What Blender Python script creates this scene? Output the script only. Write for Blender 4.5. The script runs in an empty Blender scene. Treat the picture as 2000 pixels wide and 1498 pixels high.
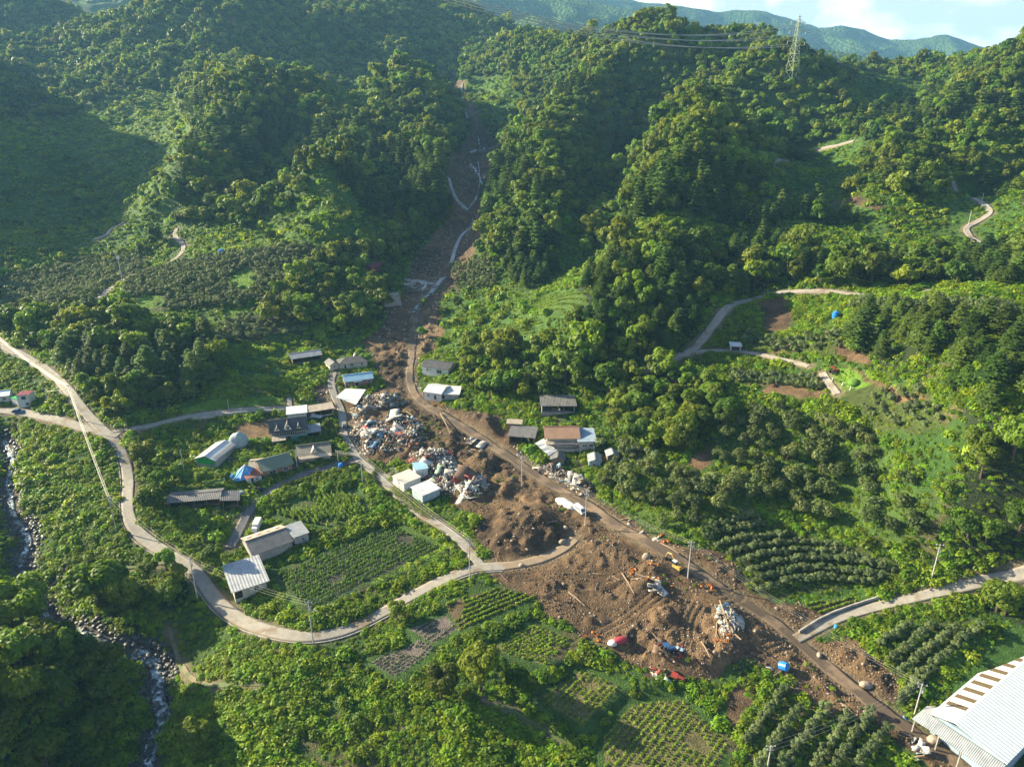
import bpy, math, random
import numpy as np
from mathutils import Vector, Matrix, Euler
R = math.radians
random.seed(7); rng = np.random.default_rng(11)
sc = bpy.context.scene
COL = sc.collection
# ------------------------------------------------------------------ camera
PITCH = R(21.4); F = 1386.0; CZ = 130.0
cd = bpy.data.cameras.new("camera"); cam = bpy.data.objects.new("camera", cd); COL.objects.link(cam)
cam.location = (0, 0, CZ); cam.rotation_euler = (R(90)-PITCH, 0, 0)
cd.sensor_width = 36; cd.lens = F/2000*36; cd.clip_start = 1; cd.clip_end = 30000
sc.camera = cam
sc.view_settings.view_transform = 'Standard'; sc.view_settings.look = 'None'
sc.view_settings.gamma = 1; sc.view_settings.exposure = EXPO = 1.95
cy = sc.cycles
cy.max_bounces = 4; cy.diffuse_bounces = 2; cy.glossy_bounces = 2; cy.transmission_bounces = 3
cy.volume_bounces = 0; cy.transparent_max_bounces = 6; cy.caustics_reflective = False; cy.caustics_refractive = False
cy.use_denoising = True; cy.use_adaptive_sampling = True; cy.adaptive_threshold = 0.02
cy.sample_clamp_indirect = 4
# ------------------------------------------------------------------ sky and sun
SUN_EL = R(23); SUN_AZ = R(-72)     # azimuth from +Y (view direction) towards +X
sd = Vector((math.sin(SUN_AZ)*math.cos(SUN_EL), math.cos(SUN_AZ)*math.cos(SUN_EL), math.sin(SUN_EL)))
W = bpy.data.worlds.new("World"); sc.world = W; W.use_nodes = True
def _world():
    nt = W.node_tree; nt.nodes.clear(); N = nt.nodes.new; L = nt.links.new
    out = N('ShaderNodeOutputWorld'); bg = N('ShaderNodeBackground'); sky = N('ShaderNodeTexSky')
    sky.sky_type = 'NISHITA'; sky.sun_disc = False; sky.sun_elevation = SUN_EL; sky.sun_rotation = SUN_AZ
    sky.altitude = 300; sky.air_density = 1.0; sky.dust_density = 1.2; sky.ozone_density = 1.5
    bg.inputs['Strength'].default_value = 0.064
    tc = N('ShaderNodeTexCoord'); mp = N('ShaderNodeMapping'); mp.inputs['Scale'].default_value = (1, 1, 1.5)
    no = N('ShaderNodeTexNoise'); no.inputs['Scale'].default_value = 7.0; no.inputs['Detail'].default_value = 9; no.inputs['Roughness'].default_value = .58
    L(tc.outputs['Generated'], mp.inputs[0]); L(mp.outputs[0], no.inputs['Vector'])
    rp = N('ShaderNodeValToRGB'); rp.color_ramp.elements[0].position = .12; rp.color_ramp.elements[1].position = .34
    L(no.outputs['Fac'], rp.inputs[0])
    no2 = N('ShaderNodeTexNoise'); no2.inputs['Scale'].default_value = 12; no2.inputs['Detail'].default_value = 8; L(mp.outputs[0], no2.inputs['Vector'])
    r2 = N('ShaderNodeValToRGB'); r2.color_ramp.elements[0].position = .42; r2.color_ramp.elements[1].position = .60
    r2.color_ramp.elements[0].color = (3.2, 3.8, 4.6, 1); r2.color_ramp.elements[1].color = (6.4, 6.4, 6.4, 1)
    L(no2.outputs['Fac'], r2.inputs[0])
    mx = N('ShaderNodeMix'); mx.data_type = 'RGBA'
    sx = N('ShaderNodeSeparateXYZ'); L(tc.outputs['Generated'], sx.inputs[0]); mr = N('ShaderNodeMapRange'); mr.inputs[1].default_value = .12; mr.inputs[2].default_value = .42; mr.inputs[3].default_value = 1; mr.inputs[4].default_value = 0; L(sx.outputs[2], mr.inputs[0])   # the cloud bank lies low, the sky overhead is clear
    mu = N('ShaderNodeMath'); mu.operation = 'MULTIPLY'; L(rp.outputs[0], mu.inputs[0]); L(mr.outputs[0], mu.inputs[1])
    L(mu.outputs[0], mx.inputs[0]); L(sky.outputs[0], mx.inputs[6]); L(r2.outputs[0], mx.inputs[7])
    L(mx.outputs[2], bg.inputs['Color']); L(bg.outputs[0], out.inputs[0])
_world()
sl = bpy.data.lights.new("sun", 'SUN'); so = bpy.data.objects.new("sun", sl); COL.objects.link(so)
sl.energy = 5.0; sl.angle = R(0.6); sl.color = (1.0, .87, .60)
so.rotation_euler = sd.to_track_quat('Z', 'Y').to_euler()
so.location = (0, 0, 900)

# ------------------------------------------------------------------ noise
def vnoise(x, y, seed=0):
    xi = np.floor(x).astype(np.int64); yi = np.floor(y).astype(np.int64)
    fx = x-xi; fy = y-yi; fx = fx*fx*fx*(fx*(fx*6-15)+10); fy = fy*fy*fy*(fy*(fy*6-15)+10)
    def h(a, b):
        n = (a*374761393 + b*668265263 + seed*2246822519) & 0xffffffff
        n = ((n ^ (n >> 13))*1274126177) & 0xffffffff
        return ((n ^ (n >> 16)) & 0xffff)/32767.5-1
    a = h(xi, yi); b = h(xi+1, yi); c = h(xi, yi+1); d = h(xi+1, yi+1)
    return (a+(b-a)*fx)*(1-fy)+(c+(d-c)*fx)*fy
def fbm(x, y, s, o=4, seed=0, g=.5):
    t = 0; a = 1; n = 0
    for k in range(o):
        t = t+a*vnoise(x/s+k*17.3, y/s-k*9.1, seed+k); n += a; a *= g; s = s/2.03
    return t/n
def sstep(a, b, x):
    t = np.clip((x-a)/(b-a), 0, 1); return t*t*(3-2*t)

# ------------------------------------------------------------------ camera rays: photograph pixel <-> world
CP, SP = math.cos(PITCH), math.sin(PITCH)
def pxY(u, v, Y):
    dx = (u-1000)/F; dy = (v-749)/F; q = CP-dy*SP
    return (Y*dx/q, Y, CZ+Y*(-SP-dy*CP)/q)
def proj(x, y, z):
    z = np.asarray(z)-CZ; f = y*CP-z*SP; up = y*SP+z*CP
    return 1000+F*x/f, 749-F*up/f
# ------------------------------------------------------------------ terrain: survey points (pixel, distance) or added off-view points (x, y, z)
SV = """0 1498 116,150 1498 125,290 1498 127,420 1498 123,600 1498 121,900 1498 121,1200 1498 121,1500 1498 121,1800 1498 120,2000 1498 120
0 1300 134,150 1250 155,310 1290 157,450 1340 142,40 1060 198,90 1200 170,10 860 256,150 950 226,40 780 282,140 770 280,0 670 333,60 700 318,230 860 250
250 980 214,330 1080 191,410 1120 182,500 1215 164,612 1250 155,760 1190 168,920 1105 184,790 960 225,700 900 244,600 830 268,680 740 308,800 760 301
800 640 368,830 560 430,900 450 530,905 350 650,945 290 790,900 200 950,890 150 1080
450 870 253,350 900 244,400 980 215,500 1060 198,640 1120 183,700 1330 143,900 1250 154,1000 1380 136,1200 1380 136
1000 1000 212,1150 1080 190,1300 1250 156,1600 1250 156,1700 1350 140,1400 1000 199,1060 840 259,1200 900 236,1350 850 240,1500 900 222,1500 1100 182,1700 950 202
1700 1150 170,1900 1250 150,1700 750 244,1300 720 292,1640 570 322,1430 680 299,1600 650 292,1500 780 250,1400 610 318,1950 850 186,1960 1100 170,2000 700 215,1900 600 258,1820 570 300
900 720 315,1000 700 322,1000 600 382,1150 590 385,1000 520 445,1050 400 500,1050 300 600,1150 250 665,1180 340 650,1180 450 515,1150 530 432,1250 160 745,1300 75 790,1100 120 900,1020 110 1000,1030 75 1060,1430 150 760,1540 150 690,1650 150 800,1780 170 760
1300 275 545,1350 330 478,1300 400 435,1250 550 372,1200 680 318,1430 420 430,1500 500 375,1350 560 355,1450 280 660,1530 330 520,1660 280 600,1600 400 450,1700 400 425,1700 500 365
1750 260 600,1720 230 680,1900 470 365,1935 415 440,1860 350 545,1850 250 560,1950 300 450,1900 150 700,2000 150 640,2000 400 400,1800 480 365,1750 200 760
280 530 455,345 460 525,400 600 370,600 600 372,100 600 380,100 450 520,150 300 730,150 200 880,0 130 1090,330 35 1150,200 60 1380,60 60 1420,400 130 980,600 500 440,700 560 405,560 700 325,300 750 290,480 760 288
460 180 720,450 250 655,350 400 535,250 350 660,550 330 610,420 330 590,650 400 560,750 300 600,820 320 640,840 400 550,800 480 490,870 240 780,650 330 545,700 450 470,700 200 850,820 170 830,600 100 1100,850 60 1300,700 0 1270,500 -40 1350,650 300 640,780 430 560,260 400 600,950 180 980,990 100 1150,980 60 1380,820 -20 1500,60 0 1400,-80 200 850,-50 400 600,-100 700 330"""
CPTS = []
for tok in SV.replace("\n", ",").split(","):
    u, v, Y = map(float, tok.split()); CPTS.append(pxY(u, v, Y))
CPTS += [(-200, 90, 62), (-230, 130, 58), (-260, 60, 75), (-330, 180, 24), (-180, 40, 25), (-300, 260, 26), (-420, 430, 42), (-570, 650, 175), (-720, 850, 250), (-1000, 1200, 300), (-950, 600, 110), (-850, 480, 80), (-1200, 750, 170), (0, 0, -25), (0, 60, -17), (150, 60, -15), (260, 120, 15),  # includes unseen left hills added to shade the lower left and basin
         (300, 250, 80), (420, 350, 120), (600, 500, 170), (700, 700, 190), (900, 1000, 150), (200, 1100, 120), (400, 1000, 110), (600, 1100, 120), (0, 1700, 200), (-600, 1700, 330), (-1200, 1700, 350), (300, 1400, 60), (900, 1500, 60), (300, 20, 0),(-300,-60,60),(0,-100,-30)]
CPTS = np.array(CPTS)
def _tps(P, lam=3.0):
    n = len(P); d = np.hypot(P[:, None, 0]-P[None, :, 0], P[:, None, 1]-P[None, :, 1])/100
    K = np.where(d > 0, d*d*np.log(np.maximum(d, 1e-9)), 0)+np.eye(n)*lam*1e-3
    Q = np.c_[np.ones(n), P[:, :2]/100]
    A = np.block([[K, Q], [Q.T, np.zeros((3, 3))]])
    return np.linalg.solve(A, np.r_[P[:, 2], 0, 0, 0])
WT = _tps(CPTS)
def tps(x, y):
    x = np.asarray(x, float); y = np.asarray(y, float); o = WT[-3]+WT[-2]*x/100+WT[-1]*y/100
    for (px, py, pz), w in zip(CPTS, WT[:-3]):
        d2 = ((x-px)**2+(y-py)**2)/1e4
        o = o+w*.5*d2*np.log(d2+1e-9)
    return o
class Raster:
    def __init__(s, x0, x1, y0, y1, st):
        s.x0, s.y0, s.st = x0, y0, st
        s.nx = int((x1-x0)/st)+1; s.ny = int((y1-y0)/st)+1
        s.X, s.Y = np.meshgrid(x0+np.arange(s.nx)*st, y0+np.arange(s.ny)*st)
        s.Z = np.zeros_like(s.X)
    def at(s, x, y):
        fx = np.clip((np.asarray(x, float)-s.x0)/s.st, 0, s.nx-1.001); fy = np.clip((np.asarray(y, float)-s.y0)/s.st, 0, s.ny-1.001)
        i = fx.astype(int); j = fy.astype(int); fx = fx-i; fy = fy-j; Z = s.Z
        return (Z[j, i]*(1-fx)+Z[j, i+1]*fx)*(1-fy)+(Z[j+1, i]*(1-fx)+Z[j+1, i+1]*fx)*fy
NEAR = Raster(-260, 300, 70, 480, .6); FAR = Raster(-2000, 2000, -150, 2100, 8.0)
for r_ in (NEAR, FAR):
    r_.Z = tps(r_.X, r_.Y)
    hill = sstep(25, 90, r_.Z)*sstep(300, 500, r_.Y+np.maximum(0, r_.X-120)*.8)
    rd = 1-np.abs(fbm(r_.X, r_.Y, 150, 4, 5))*2
    r_.Z += hill*(rd-.6)*14*sstep(300, 900, r_.Y)+hill*(rd-.6)*5 + fbm(r_.X, r_.Y, 22, 3, 9)*.9*(.25+hill*2)
# far mountain ridges, traced as skylines at their own distance
RIDGES = [(2300, .36, [(700,-60),(880,-25),(930,10),(985,45),(1050,30),(1100,55),(1200,75),(1300,95),(1400,62),(1470,40),(1530,75),(1600,95),(1700,110),(1900,135),(2100,160)]),
          (3200, .40, [(850,-90),(960,-50),(1080,-15),(1180,10),(1270,30),(1330,32),(1400,60),(1500,85),(1600,105),(1750,120),(2100,150)]),
          (4300, .42, [(900,-110),(1100,-45),(1200,-10),(1260,8),(1300,10),(1360,17),(1400,24),(1440,20),(1480,19),(1530,32),(1560,42),(1600,55),(1640,50),(1690,58),(1740,78),(1780,78),(1850,67),(1900,85),(1960,105),(2030,130),(2200,170)]),
          (1750, .30, [(1500,200),(1800,160),(1880,130),(1950,112),(2000,103),(2100,90),(2300,80)])]
def far_h(x, y):
    h = np.full(np.shape(x), 20.0)
    for k, (Yr, sl_, pl) in enumerate(RIDGES):
        P = np.array([pxY(u, v, Yr) for u, v in pl])
        c = np.interp(x*Yr/np.maximum(y, 500)*.5+x*.5, P[:, 0], P[:, 2])
        wig = fbm(x, y, 420, 3, 40+k)*120
        rd = 1-np.abs(fbm(x, y, 380, 5, 60+k, .55))*2
        d = np.abs(y-Yr-wig*.6)
        e = c-d*sl_+(rd-.75)*70*sstep(0, 250, d)+fbm(x, y, 60, 3, 3)*5
        h = np.maximum(h, e)
    return h
def HB(x, y):
    x = np.asarray(x, float); y = np.asarray(y, float)
    near = (x > -259) & (x < 299) & (y > 71) & (y < 479)
    return np.where(near, NEAR.at(x, y), FAR.at(x, y))
H = HB
def hit(u, v, y0=70., y1=2000.):
    """world point where the ray through a photograph pixel meets the ground"""
    dx = (u-1000)/F; dy = (v-749)/F; q = CP-dy*SP; sl_ = (-SP-dy*CP)/q
    Y = np.concatenate([np.arange(y0, 500, .5), np.arange(500, y1, 2.)])
    g = H(Y*dx/q, Y)-(CZ+Y*sl_)
    k = int(np.argmax(g > 0)) if (g > 0).any() else len(Y)-1
    if k > 0 and g[k] > 0: Yh = Y[k-1]+(Y[k]-Y[k-1])*(-g[k-1])/(g[k]-g[k-1]+1e-9)
    else: Yh = Y[k]
    return (Yh*dx/q, Yh)
# ------------------------------------------------------------------ map: outlines surveyed in the photograph, projected on the terrain
def pix(s): return [tuple(map(float, t.split())) for t in s.replace("\n", ",").split(',')]
def G(s): return np.array([hit(u, v) for u, v in pix(s)])
def inside(P, x, y):
    x = np.asarray(x, float); y = np.asarray(y, float); r = np.zeros(x.shape, bool)
    m = (x > P[:, 0].min()) & (x < P[:, 0].max()) & (y > P[:, 1].min()) & (y < P[:, 1].max())
    xs = x[m]; ys = y[m]; c = np.zeros(xs.shape, bool); j = len(P)-1
    for i in range(len(P)):
        a, b = P[i], P[j]
        if a[1] != b[1]: c ^= ((a[1] > ys) != (b[1] > ys)) & (xs < (b[0]-a[0])*(ys-a[1])/(b[1]-a[1])+a[0])
        j = i
    r[m] = c; return r
def dline(P, x, y, closed=False, reach=30.):
    x = np.asarray(x, float); y = np.asarray(y, float); out = np.full(x.shape, 1e3)
    Q = np.vstack([P, P[:1]]) if closed else P
    for a, b in zip(Q[:-1], Q[1:]):
        m = (x > min(a[0], b[0])-reach) & (x < max(a[0], b[0])+reach) & (y > min(a[1], b[1])-reach) & (y < max(a[1], b[1])+reach)
        if not m.any(): continue
        xs, ys = x[m], y[m]; d = b-a; t = np.clip(((xs-a[0])*d[0]+(ys-a[1])*d[1])/(d@d+1e-9), 0, 1)
        out[m] = np.minimum(out[m], np.hypot(xs-a[0]-t*d[0], ys-a[1]-t*d[1]))
    return out
def smooth(P, n=3):
    for _ in range(n):
        Q = [P[0]]
        for a, b in zip(P[:-1], P[1:]): Q += [a*.75+b*.25, a*.25+b*.75]
        P = np.array(Q+[P[-1]])
    return P
SPURS = [("480 175,440 235,385 320,350 420,335 480", 20, 45), ("720 280,660 320,640 400,635 470", 15, 34), ("780 140,810 190,850 270,850 330,835 420", 26, 32), ("1260 90,1210 190,1110 285,1065 380,1045 500", 22, 42), ("1430 240,1340 265,1290 390,1230 540,1185 650", 26, 42),
 ("1330 80,1440 120,1560 170", 14, 60), ("1730 255,1745 330,1770 420", 17, 34), ("2040 150,1960 240,1980 330", 22, 60), ("0 120,180 90,340 40,470 30", 26, 70), ("560 120,640 80,760 60", 20, 60), ("1700 640,1800 640,1900 760,1960 900", 8, 26), ("120 600,200 660,280 720", 5, 22), ("1480 430,1560 480,1640 530", 8, 24),
 ("1240 220,1205 380,1175 520", -15, 30), ("1500 250,1560 300,1650 330", -10, 30), ("1800 240,1860 320,1900 380", -16, 36), ("330 250,260 360,200 420", -12, 55), ("560 250,520 330,560 420", -10, 30), ("1400 480,1420 560", -6, 24), ("1780 800,1850 960,1840 1060", -5, 20), ("940 180,930 260,905 360,890 450", -8, 22), ("760 300,770 420,760 500", -6, 26)]
SPW = [(smooth(G(s), 1), a, w) for s, a, w in SPURS]
for r_ in (NEAR, FAR):
    for P, a, w in SPW: r_.Z += a*np.exp(-(dline(P, r_.X, r_.Y, False, 2.6*w)/w)**2)*(dline(P, r_.X, r_.Y, False, 2.6*w) < 900)
ROADS = [  # name, label, width, material, points
 ('road', 'grey concrete village road sweeping round the lower fields', 4.0, 'concrete', "-30 655,0 675,60 700,110 735,150 785,190 830,225 860,245 895,252 940,248 990,258 1030,300 1065,345 1090,385 1115,405 1150,440 1190,490 1220,550 1240,612 1246,680 1230,740 1200,800 1165,870 1130,930 1108,985 1106"),
 ('dirt_road', 'sandy cleared track ending in the mud heaps', 3.6, 'sand', "975 1107,1030 1099,1075 1086,1108 1066,1122 1052"),
 ('road', 'concrete lane between the junction and the village houses', 3.4, 'concrete', "938 1103,905 1060,860 1025,815 1000,780 970,755 945,730 920,700 898,690 880,672 852,670 830,668 800,652 772,646 745,652 728"),
 ('road', 'grey asphalt lane below the brick house', 3.2, 'asphalt', "702 899,640 912,580 933,535 952,495 982,475 1020,462 1048,450 1070"),
 ('road', 'narrow concrete lane left of the village', 2.6, 'concrete', "222 842,280 836,330 822,380 811,450 803,540 798,600 796,655 800"),
 ('muddy_road', 'mud covered road running down through the debris', 3.5, 'mudroad', "845 545,815 600,812 640,806 680,801 720,800 750,820 785,870 812,930 850,1000 895,1060 935,1150 985,1200 1025,1280 1065,1350 1110,1420 1155,1500 1205,1560 1252,1640 1320,1720 1385,1800 1440,1900 1510"),
 ('road', 'concrete side road with muddy patches beside low wall', 3.0, 'concrete', "1555 1248,1620 1212,1680 1192,1760 1173,1850 1153,1940 1130,2040 1110"),
 ('road', 'concrete hill road curving above the dark orchards', 3.6, 'concrete', "1255 726,1310 705,1350 688,1375 660,1400 625,1440 590,1500 573,1570 569,1640 570,1720 577,1790 577,1820 562"),
 ('road', 'thin concrete track past the small hut', 2.2, 'concrete', "1358 688,1430 684,1480 690,1530 703,1580 715"),
 ('road', 'short concrete ramp beside the grave lawn', 2.6, 'concrete', "1606 728,1620 750,1636 770"),
 ('road', 'pale track crossing the upper right hillside', 3.2, 'concrete', "1500 326,1545 318,1570 298,1610 290,1668 276"),
 ('road', 'pale winding track on the far right slope', 3.0, 'concrete', "1852 345,1870 372,1900 388,1925 402,1937 415,1920 428,1895 440,1885 448,1895 462,1914 475"),
 ('road', 'pale track between the left orchards', 2.8, 'concrete', "188 592,215 565,240 545,290 525,345 508,364 482,340 462,345 448"),
 ('road', 'short pale bend of track above the left orchards', 2.6, 'concrete', "185 468,210 460,215 448,245 434"),
 ('road', 'concrete yard road of the left houses', 3.8, 'concrete', "-30 800,30 803,80 812,130 825,180 842,232 850"),
 ('path', 'dirt footpath branching left from the road', 1.6, 'dirt', "352 1096,300 1102,240 1109,200 1108,140 1120,60 1146,-20 1165"),
 ('path', 'dirt path below the bush covered bank', 1.3, 'dirt', "330 1225,350 1290,375 1330,430 1342,520 1337"),
 ('path', 'faint dirt path below the large dark tree', 1.0, 'dirt', "940 1366,1000 1385,1060 1420,1130 1468"),
 ('road', 'short concrete path into the grass', 2.0, 'concrete', "565 778,567 790,566 800"),
]
RD = [(n, l, w, m, G(s)) for n, l, w, m, s in ROADS]
def road_d(x, y):
    d = np.full(np.shape(x), 1e3)
    for n, l, w, m, P in RD: d = np.minimum(d, dline(P, x, y)-w/2)
    return d
MUD = [G("""905 150,915 200,935 225,945 250,975 270,985 300,965 340,940 385,945 425,940 470,925 500,895 560,865 580,860 640,850 680,825 700,812 740,850 790,900 800,980 812,990 850,1040 900,1110 915,1150 935,1180 985,1260 1025
1330 1065,1390 1070,1440 1105,1480 1150,1570 1180,1600 1200,1570 1225,1600 1255,1680 1250,1700 1270,1765 1335,1745 1385,1800 1415,1860 1450,1930 1490,1960 1520,1820 1520,1740 1450,1690 1400,1600 1385,1540 1320,1470 1305
1400 1330,1330 1325,1280 1310,1240 1300,1180 1275,1150 1260,1110 1220,1070 1200,1040 1165,980 1140,940 1120,960 1090,945 1075,925 1040,930 1005,890 990,870 965,850 930,790 905,740 905,700 890,680 860,680 790,720 770,745 755,735 730,722 690
705 665,740 640,765 600,790 560,800 510,840 460,885 425,872 370,872 340,895 300,915 260,895 200,880 155"""),
 G("1295 735,1390 725,1400 755,1290 762"), G("1475 590,1530 580,1560 640,1500 650"), G("1340 905,1395 860,1400 905,1365 925"), G("665 560,680 570,682 620,668 625"), G("650 205,720 200,730 215,700 230,655 222"),
 G("1640 715,1700 740,1790 775,1800 800,1720 765,1680 745"), G("1580 385,1730 400,1735 425,1640 405"), G("1490 745,1620 768,1600 785,1470 770"), G("1400 1395,1440 1330,1470 1370,1430 1440"), G("460 830,570 815,560 860,470 860"), G("600 755,650 745,650 790,610 780"), G("1640 660,1700 700,1690 720,1640 700")]
FIELDS = [ # polygon, two pixels giving the row direction, row spacing, plant kind, raise
 (G("764 1023,857 1062,602 1193,536 1122"), (602, 1193, 857, 1062), 1.75, 'pepper', .0),
 (G("540 1003,600 975,690 955,716 1000,640 1032,585 1022"), (560, 990, 590, 1025), 1.5, 'corn', .0),
 (G("868 1180,970 1147,1045 1167,898 1233"), (898, 1231, 1042, 1167), 1.7, 'bean', .0),
 (G("725 1293,818 1251,848 1266,770 1325"), (770, 1323, 848, 1266), 1.1, 'onion', .0),
 (G("800 1230,872 1200,892 1228,845 1258"), (845, 1257, 890, 1227), 1.6, 'onion', .0),
 (G("960 1266,1045 1214,1118 1249,1062 1302"), (990, 1300, 1100, 1240), 1.1, 'potato', .0),
 (G("1052 1362,1138 1304,1210 1340,1138 1424"), (1100, 1400, 1180, 1320), 1.4, 'potato', .0),
 (G("1180 1440,1235 1370,1330 1360,1420 1450,1400 1510,1180 1510"), (1200, 1500, 1300, 1380), 1.5, 'potato', .0),
 (G("1568 1180,1661 1162,1684 1177,1607 1206"), (1607, 1204, 1682, 1177), 1.6, 'bean', .0),
 (G("866 648,1040 640,1045 655,870 668"), (866, 650, 1040, 650), 2.2, 'bean', .0),
 (G("860 625,1050 620,1060 637,866 642"), (866, 630, 1040, 630), 2.2, 'bean', .0),
 (G("975 580,1010 565,1140 572,1150 600,1050 620,985 605"), (980, 600, 1140, 590), 3.2, 'bean', .0),
 (G("385 640,430 632,455 640,400 662"), (385, 650, 455, 635), 1.3, 'bean', .0),
]
LAWN = [P_ for k_, P_ in enumerate([G("1622 725,1660 715,1705 732,1705 750,1650 765,1618 748"), G("440 545,480 522,497 535,490 570,450 572"), G("240 590,300 575,340 590,290 605"), G("1275 715,1330 705,1345 720,1290 730"), G("560 800,560 785,640 780,640 792"), G("350 800,420 780,540 775,555 792,450 800,360 812"), G("395 625,450 605,560 595,560 603,450 622,400 635"),
        G("860 575,980 560,1000 570,970 600,870 618"), G("600 405,650 420,700 460,640 490,600 450"), G("1510 140,1580 135,1700 145,1800 165,1840 190,1740 205,1650 180,1540 165"), G("1740 560,1800 590,1950 600,2000 640,1850 640,1760 600"), G("1560 120,1640 122,1640 140,1570 140")]) if k_ not in (7, 8, 9, 10)]
TRACKS = [G('1010 1130,1090 1125,1170 1135,1230 1120'), G('1180 1040,1230 1080,1300 1110'), G('1060 1190,1120 1180,1200 1200'), G('940 1000,1000 985,1060 1000,1110 1030'), G('1318 1122,1300 1155,1262 1192,1215 1220,1165 1245,1120 1262'), G('1385 1150,1352 1195,1335 1235,1345 1275'), G('1300 1130,1345 1160,1400 1180,1440 1160'), G('1440 1310,1470 1285,1530 1262')]
NOCOV = [G('1365 1055,1400 1005,1560 1012,1765 1100,1755 1135,1490 1162,1405 1092'), G('1712 1265,1780 1212,1920 1220,1785 1348,1750 1382'), G('1450 1458,1540 1332,1620 1372,1745 1422,1700 1512,1455 1512'), G('1640 742,1800 755,1845 832,1800 855,1655 795'), G('1435 636,1645 646,1645 694,1560 694,1435 676'), G('1415 722,1605 732,1615 768,1425 754')]
GRASSY = [G("1240 775,1150 800,1130 860,1180 900,1230 880,1260 820"), G("1860 1190,1990 1180,2040 1240,1900 1360,1780 1380,1740 1370,1900 1230"), G("430 700,560 680,560 740,440 740"), G("1490 1160,1560 1150,1680 1150,1690 1180,1570 1185,1500 1175")]
OPEN = [G("0 235,130 232,250 170,340 180,385 260,345 330,330 405,350 440,260 500,180 520,0 540,-80 500,-80 235"), G("912 150,990 148,1010 200,1000 240,955 270,925 205"), G("640 165,725 185,705 235,650 225"), G("600 400,640 345,700 400,760 460,760 480,600 490"), G("480 430,560 420,640 340,640 480,500 480"), G("1500 322,1600 280,1680 268,1700 330,1600 410,1510 400"), G("1590 395,1760 400,1740 430,1600 420"), G("1840 335,1900 370,2000 400,2040 560,1940 480,1870 470,1840 420"),
        G("1640 175,1680 140,1800 165,1850 190,1760 210,1700 230"), G("1090 500,1190 470,1210 500,1140 575,1080 570"), G("860 560,960 510,1000 560,1140 560,1140 620,1240 700,860 700"), G("1100 400,1130 420,1140 500,1090 520")]
FOREST = [ # outline, species (b broadleaf, p pine), spacing, label place
 (G("85 650,180 600,300 640,430 660,440 745,350 790,225 830,190 790,130 740,85 700"), 'bp', 6.2, 'on the bend above the left road'),
 (G("0 640,110 610,190 640,160 700,60 690,0 665"), 'b', 6.0, 'behind the road at the far left'),
 (G("500 620,560 560,640 490,690 480,660 560,640 620,600 640,540 650"), 'b', 5.5, 'between the left orchards and the landslide'),
 (G("680 580,760 540,760 600,730 640,660 660,640 620"), 'b', 5.5, 'beside the retaining wall'),
 (G("890 690,1000 680,1100 690,1230 700,1290 730,1410 760,1420 830,1360 880,1290 890,1180 870,1200 800,1130 770,1040 790,900 770"), 'b', 6.6, 'between the white house and the dark orchard'),
 (G("1130 560,1200 500,1260 600,1320 690,1260 720,1180 700,1120 650"), 'bp', 6.2, 'on the foot of the middle spur'),
 (G("1200 500,1500 460,1640 520,1640 560,1500 565,1430 590,1390 625,1350 680,1300 700"), 'bp', 6.6, 'above the curving hill road'),
 (G("1640 500,2040 470,2040 580,1830 560,1640 560"), 'bp', 6.6, 'along the top of the right orchards'),
 (G("1650 640,1700 610,1840 620,1860 690,1800 740,1720 720,1650 690"), 'p', 6.0, 'clumped above the grave lawn'),
 (G("1860 640,2040 640,2040 900,1900 860,1850 760"), 'p', 6.2, 'on the right edge slope'),
 (G("1880 900,2040 900,2040 1230,1880 1200,1850 1110,1870 1000"), 'b', 6.6, 'by the side road at the right edge'),
 (G("0 1120,60 1130,140 1160,250 1150,270 1250,250 1340,230 1520,0 1520,-40 1300"), 'b', 7.0, 'on the shaded bank of the stream'),
 (G("260 1110,340 1100,370 1160,360 1200,300 1190"), 'b', 4.6, 'below the road by the footpath'),
 (G("900 250,940 240,1010 250,1000 300,960 330"), 'b', 7, 'at the edge of the upper landslide'),
 (G("250 900,300 905,330 960,320 1020,262 1000"), 'b', 5.0, 'inside the road bend left of the village'),
 (G("730 600,790 500,830 470,760 490,700 480,690 560"), 'b', 6.0, 'on the dark bank left of the landslide'),
]
ORCH = [
 (G("-20 550,120 515,210 500,285 498,290 520,235 545,190 588,120 600,-20 570"), 3.4, 'in the pale orchard left of the hill track'),
 (G("-20 590,100 578,135 610,100 640,-20 640"), 3.4, 'in the pale orchard at the left edge'),
 (G("375 508,440 498,600 480,650 510,640 560,560 600,430 600,340 610,250 600,240 575,265 540"), 3.7, 'in the dark orchard below the hill track'),
 (G("370 650,420 620,560 605,620 625,600 650,470 668,400 675"), 3.5, 'in the orchard above the left wood'),
 (G("1340 940,1400 860,1440 800,1550 800,1700 855,1800 940,1830 1030,1760 1070,1600 1010,1470 985,1380 1030,1300 1045,1190 975,1170 925,1260 905"), 5.2, 'in the old orchard above the mud road'),
 (G("1650 745,1800 760,1840 830,1800 850,1660 790"), 2.9, 'in the close planted rows below the grave lawn'),
 (G("1440 640,1640 650,1640 690,1560 690,1440 672"), 3.0, 'in the shaded terrace orchard above the hut path'),
 (G("1420 725,1600 735,1610 765,1430 750"), 3.0, 'in the shaded terrace orchard below the hut path'),
 (G("880 520,960 500,975 560,890 570"), 3.2, 'in the small orchard right of the broken road'),
 (G("1660 592,1830 592,2000 605,2000 630,1830 615,1660 606"), 3.2, 'in the strip orchard along the hill road'),
 (G("1290 905,1180 925,1170 880,1240 870"), 4.4, 'beside the grey huts'),
]
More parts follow.
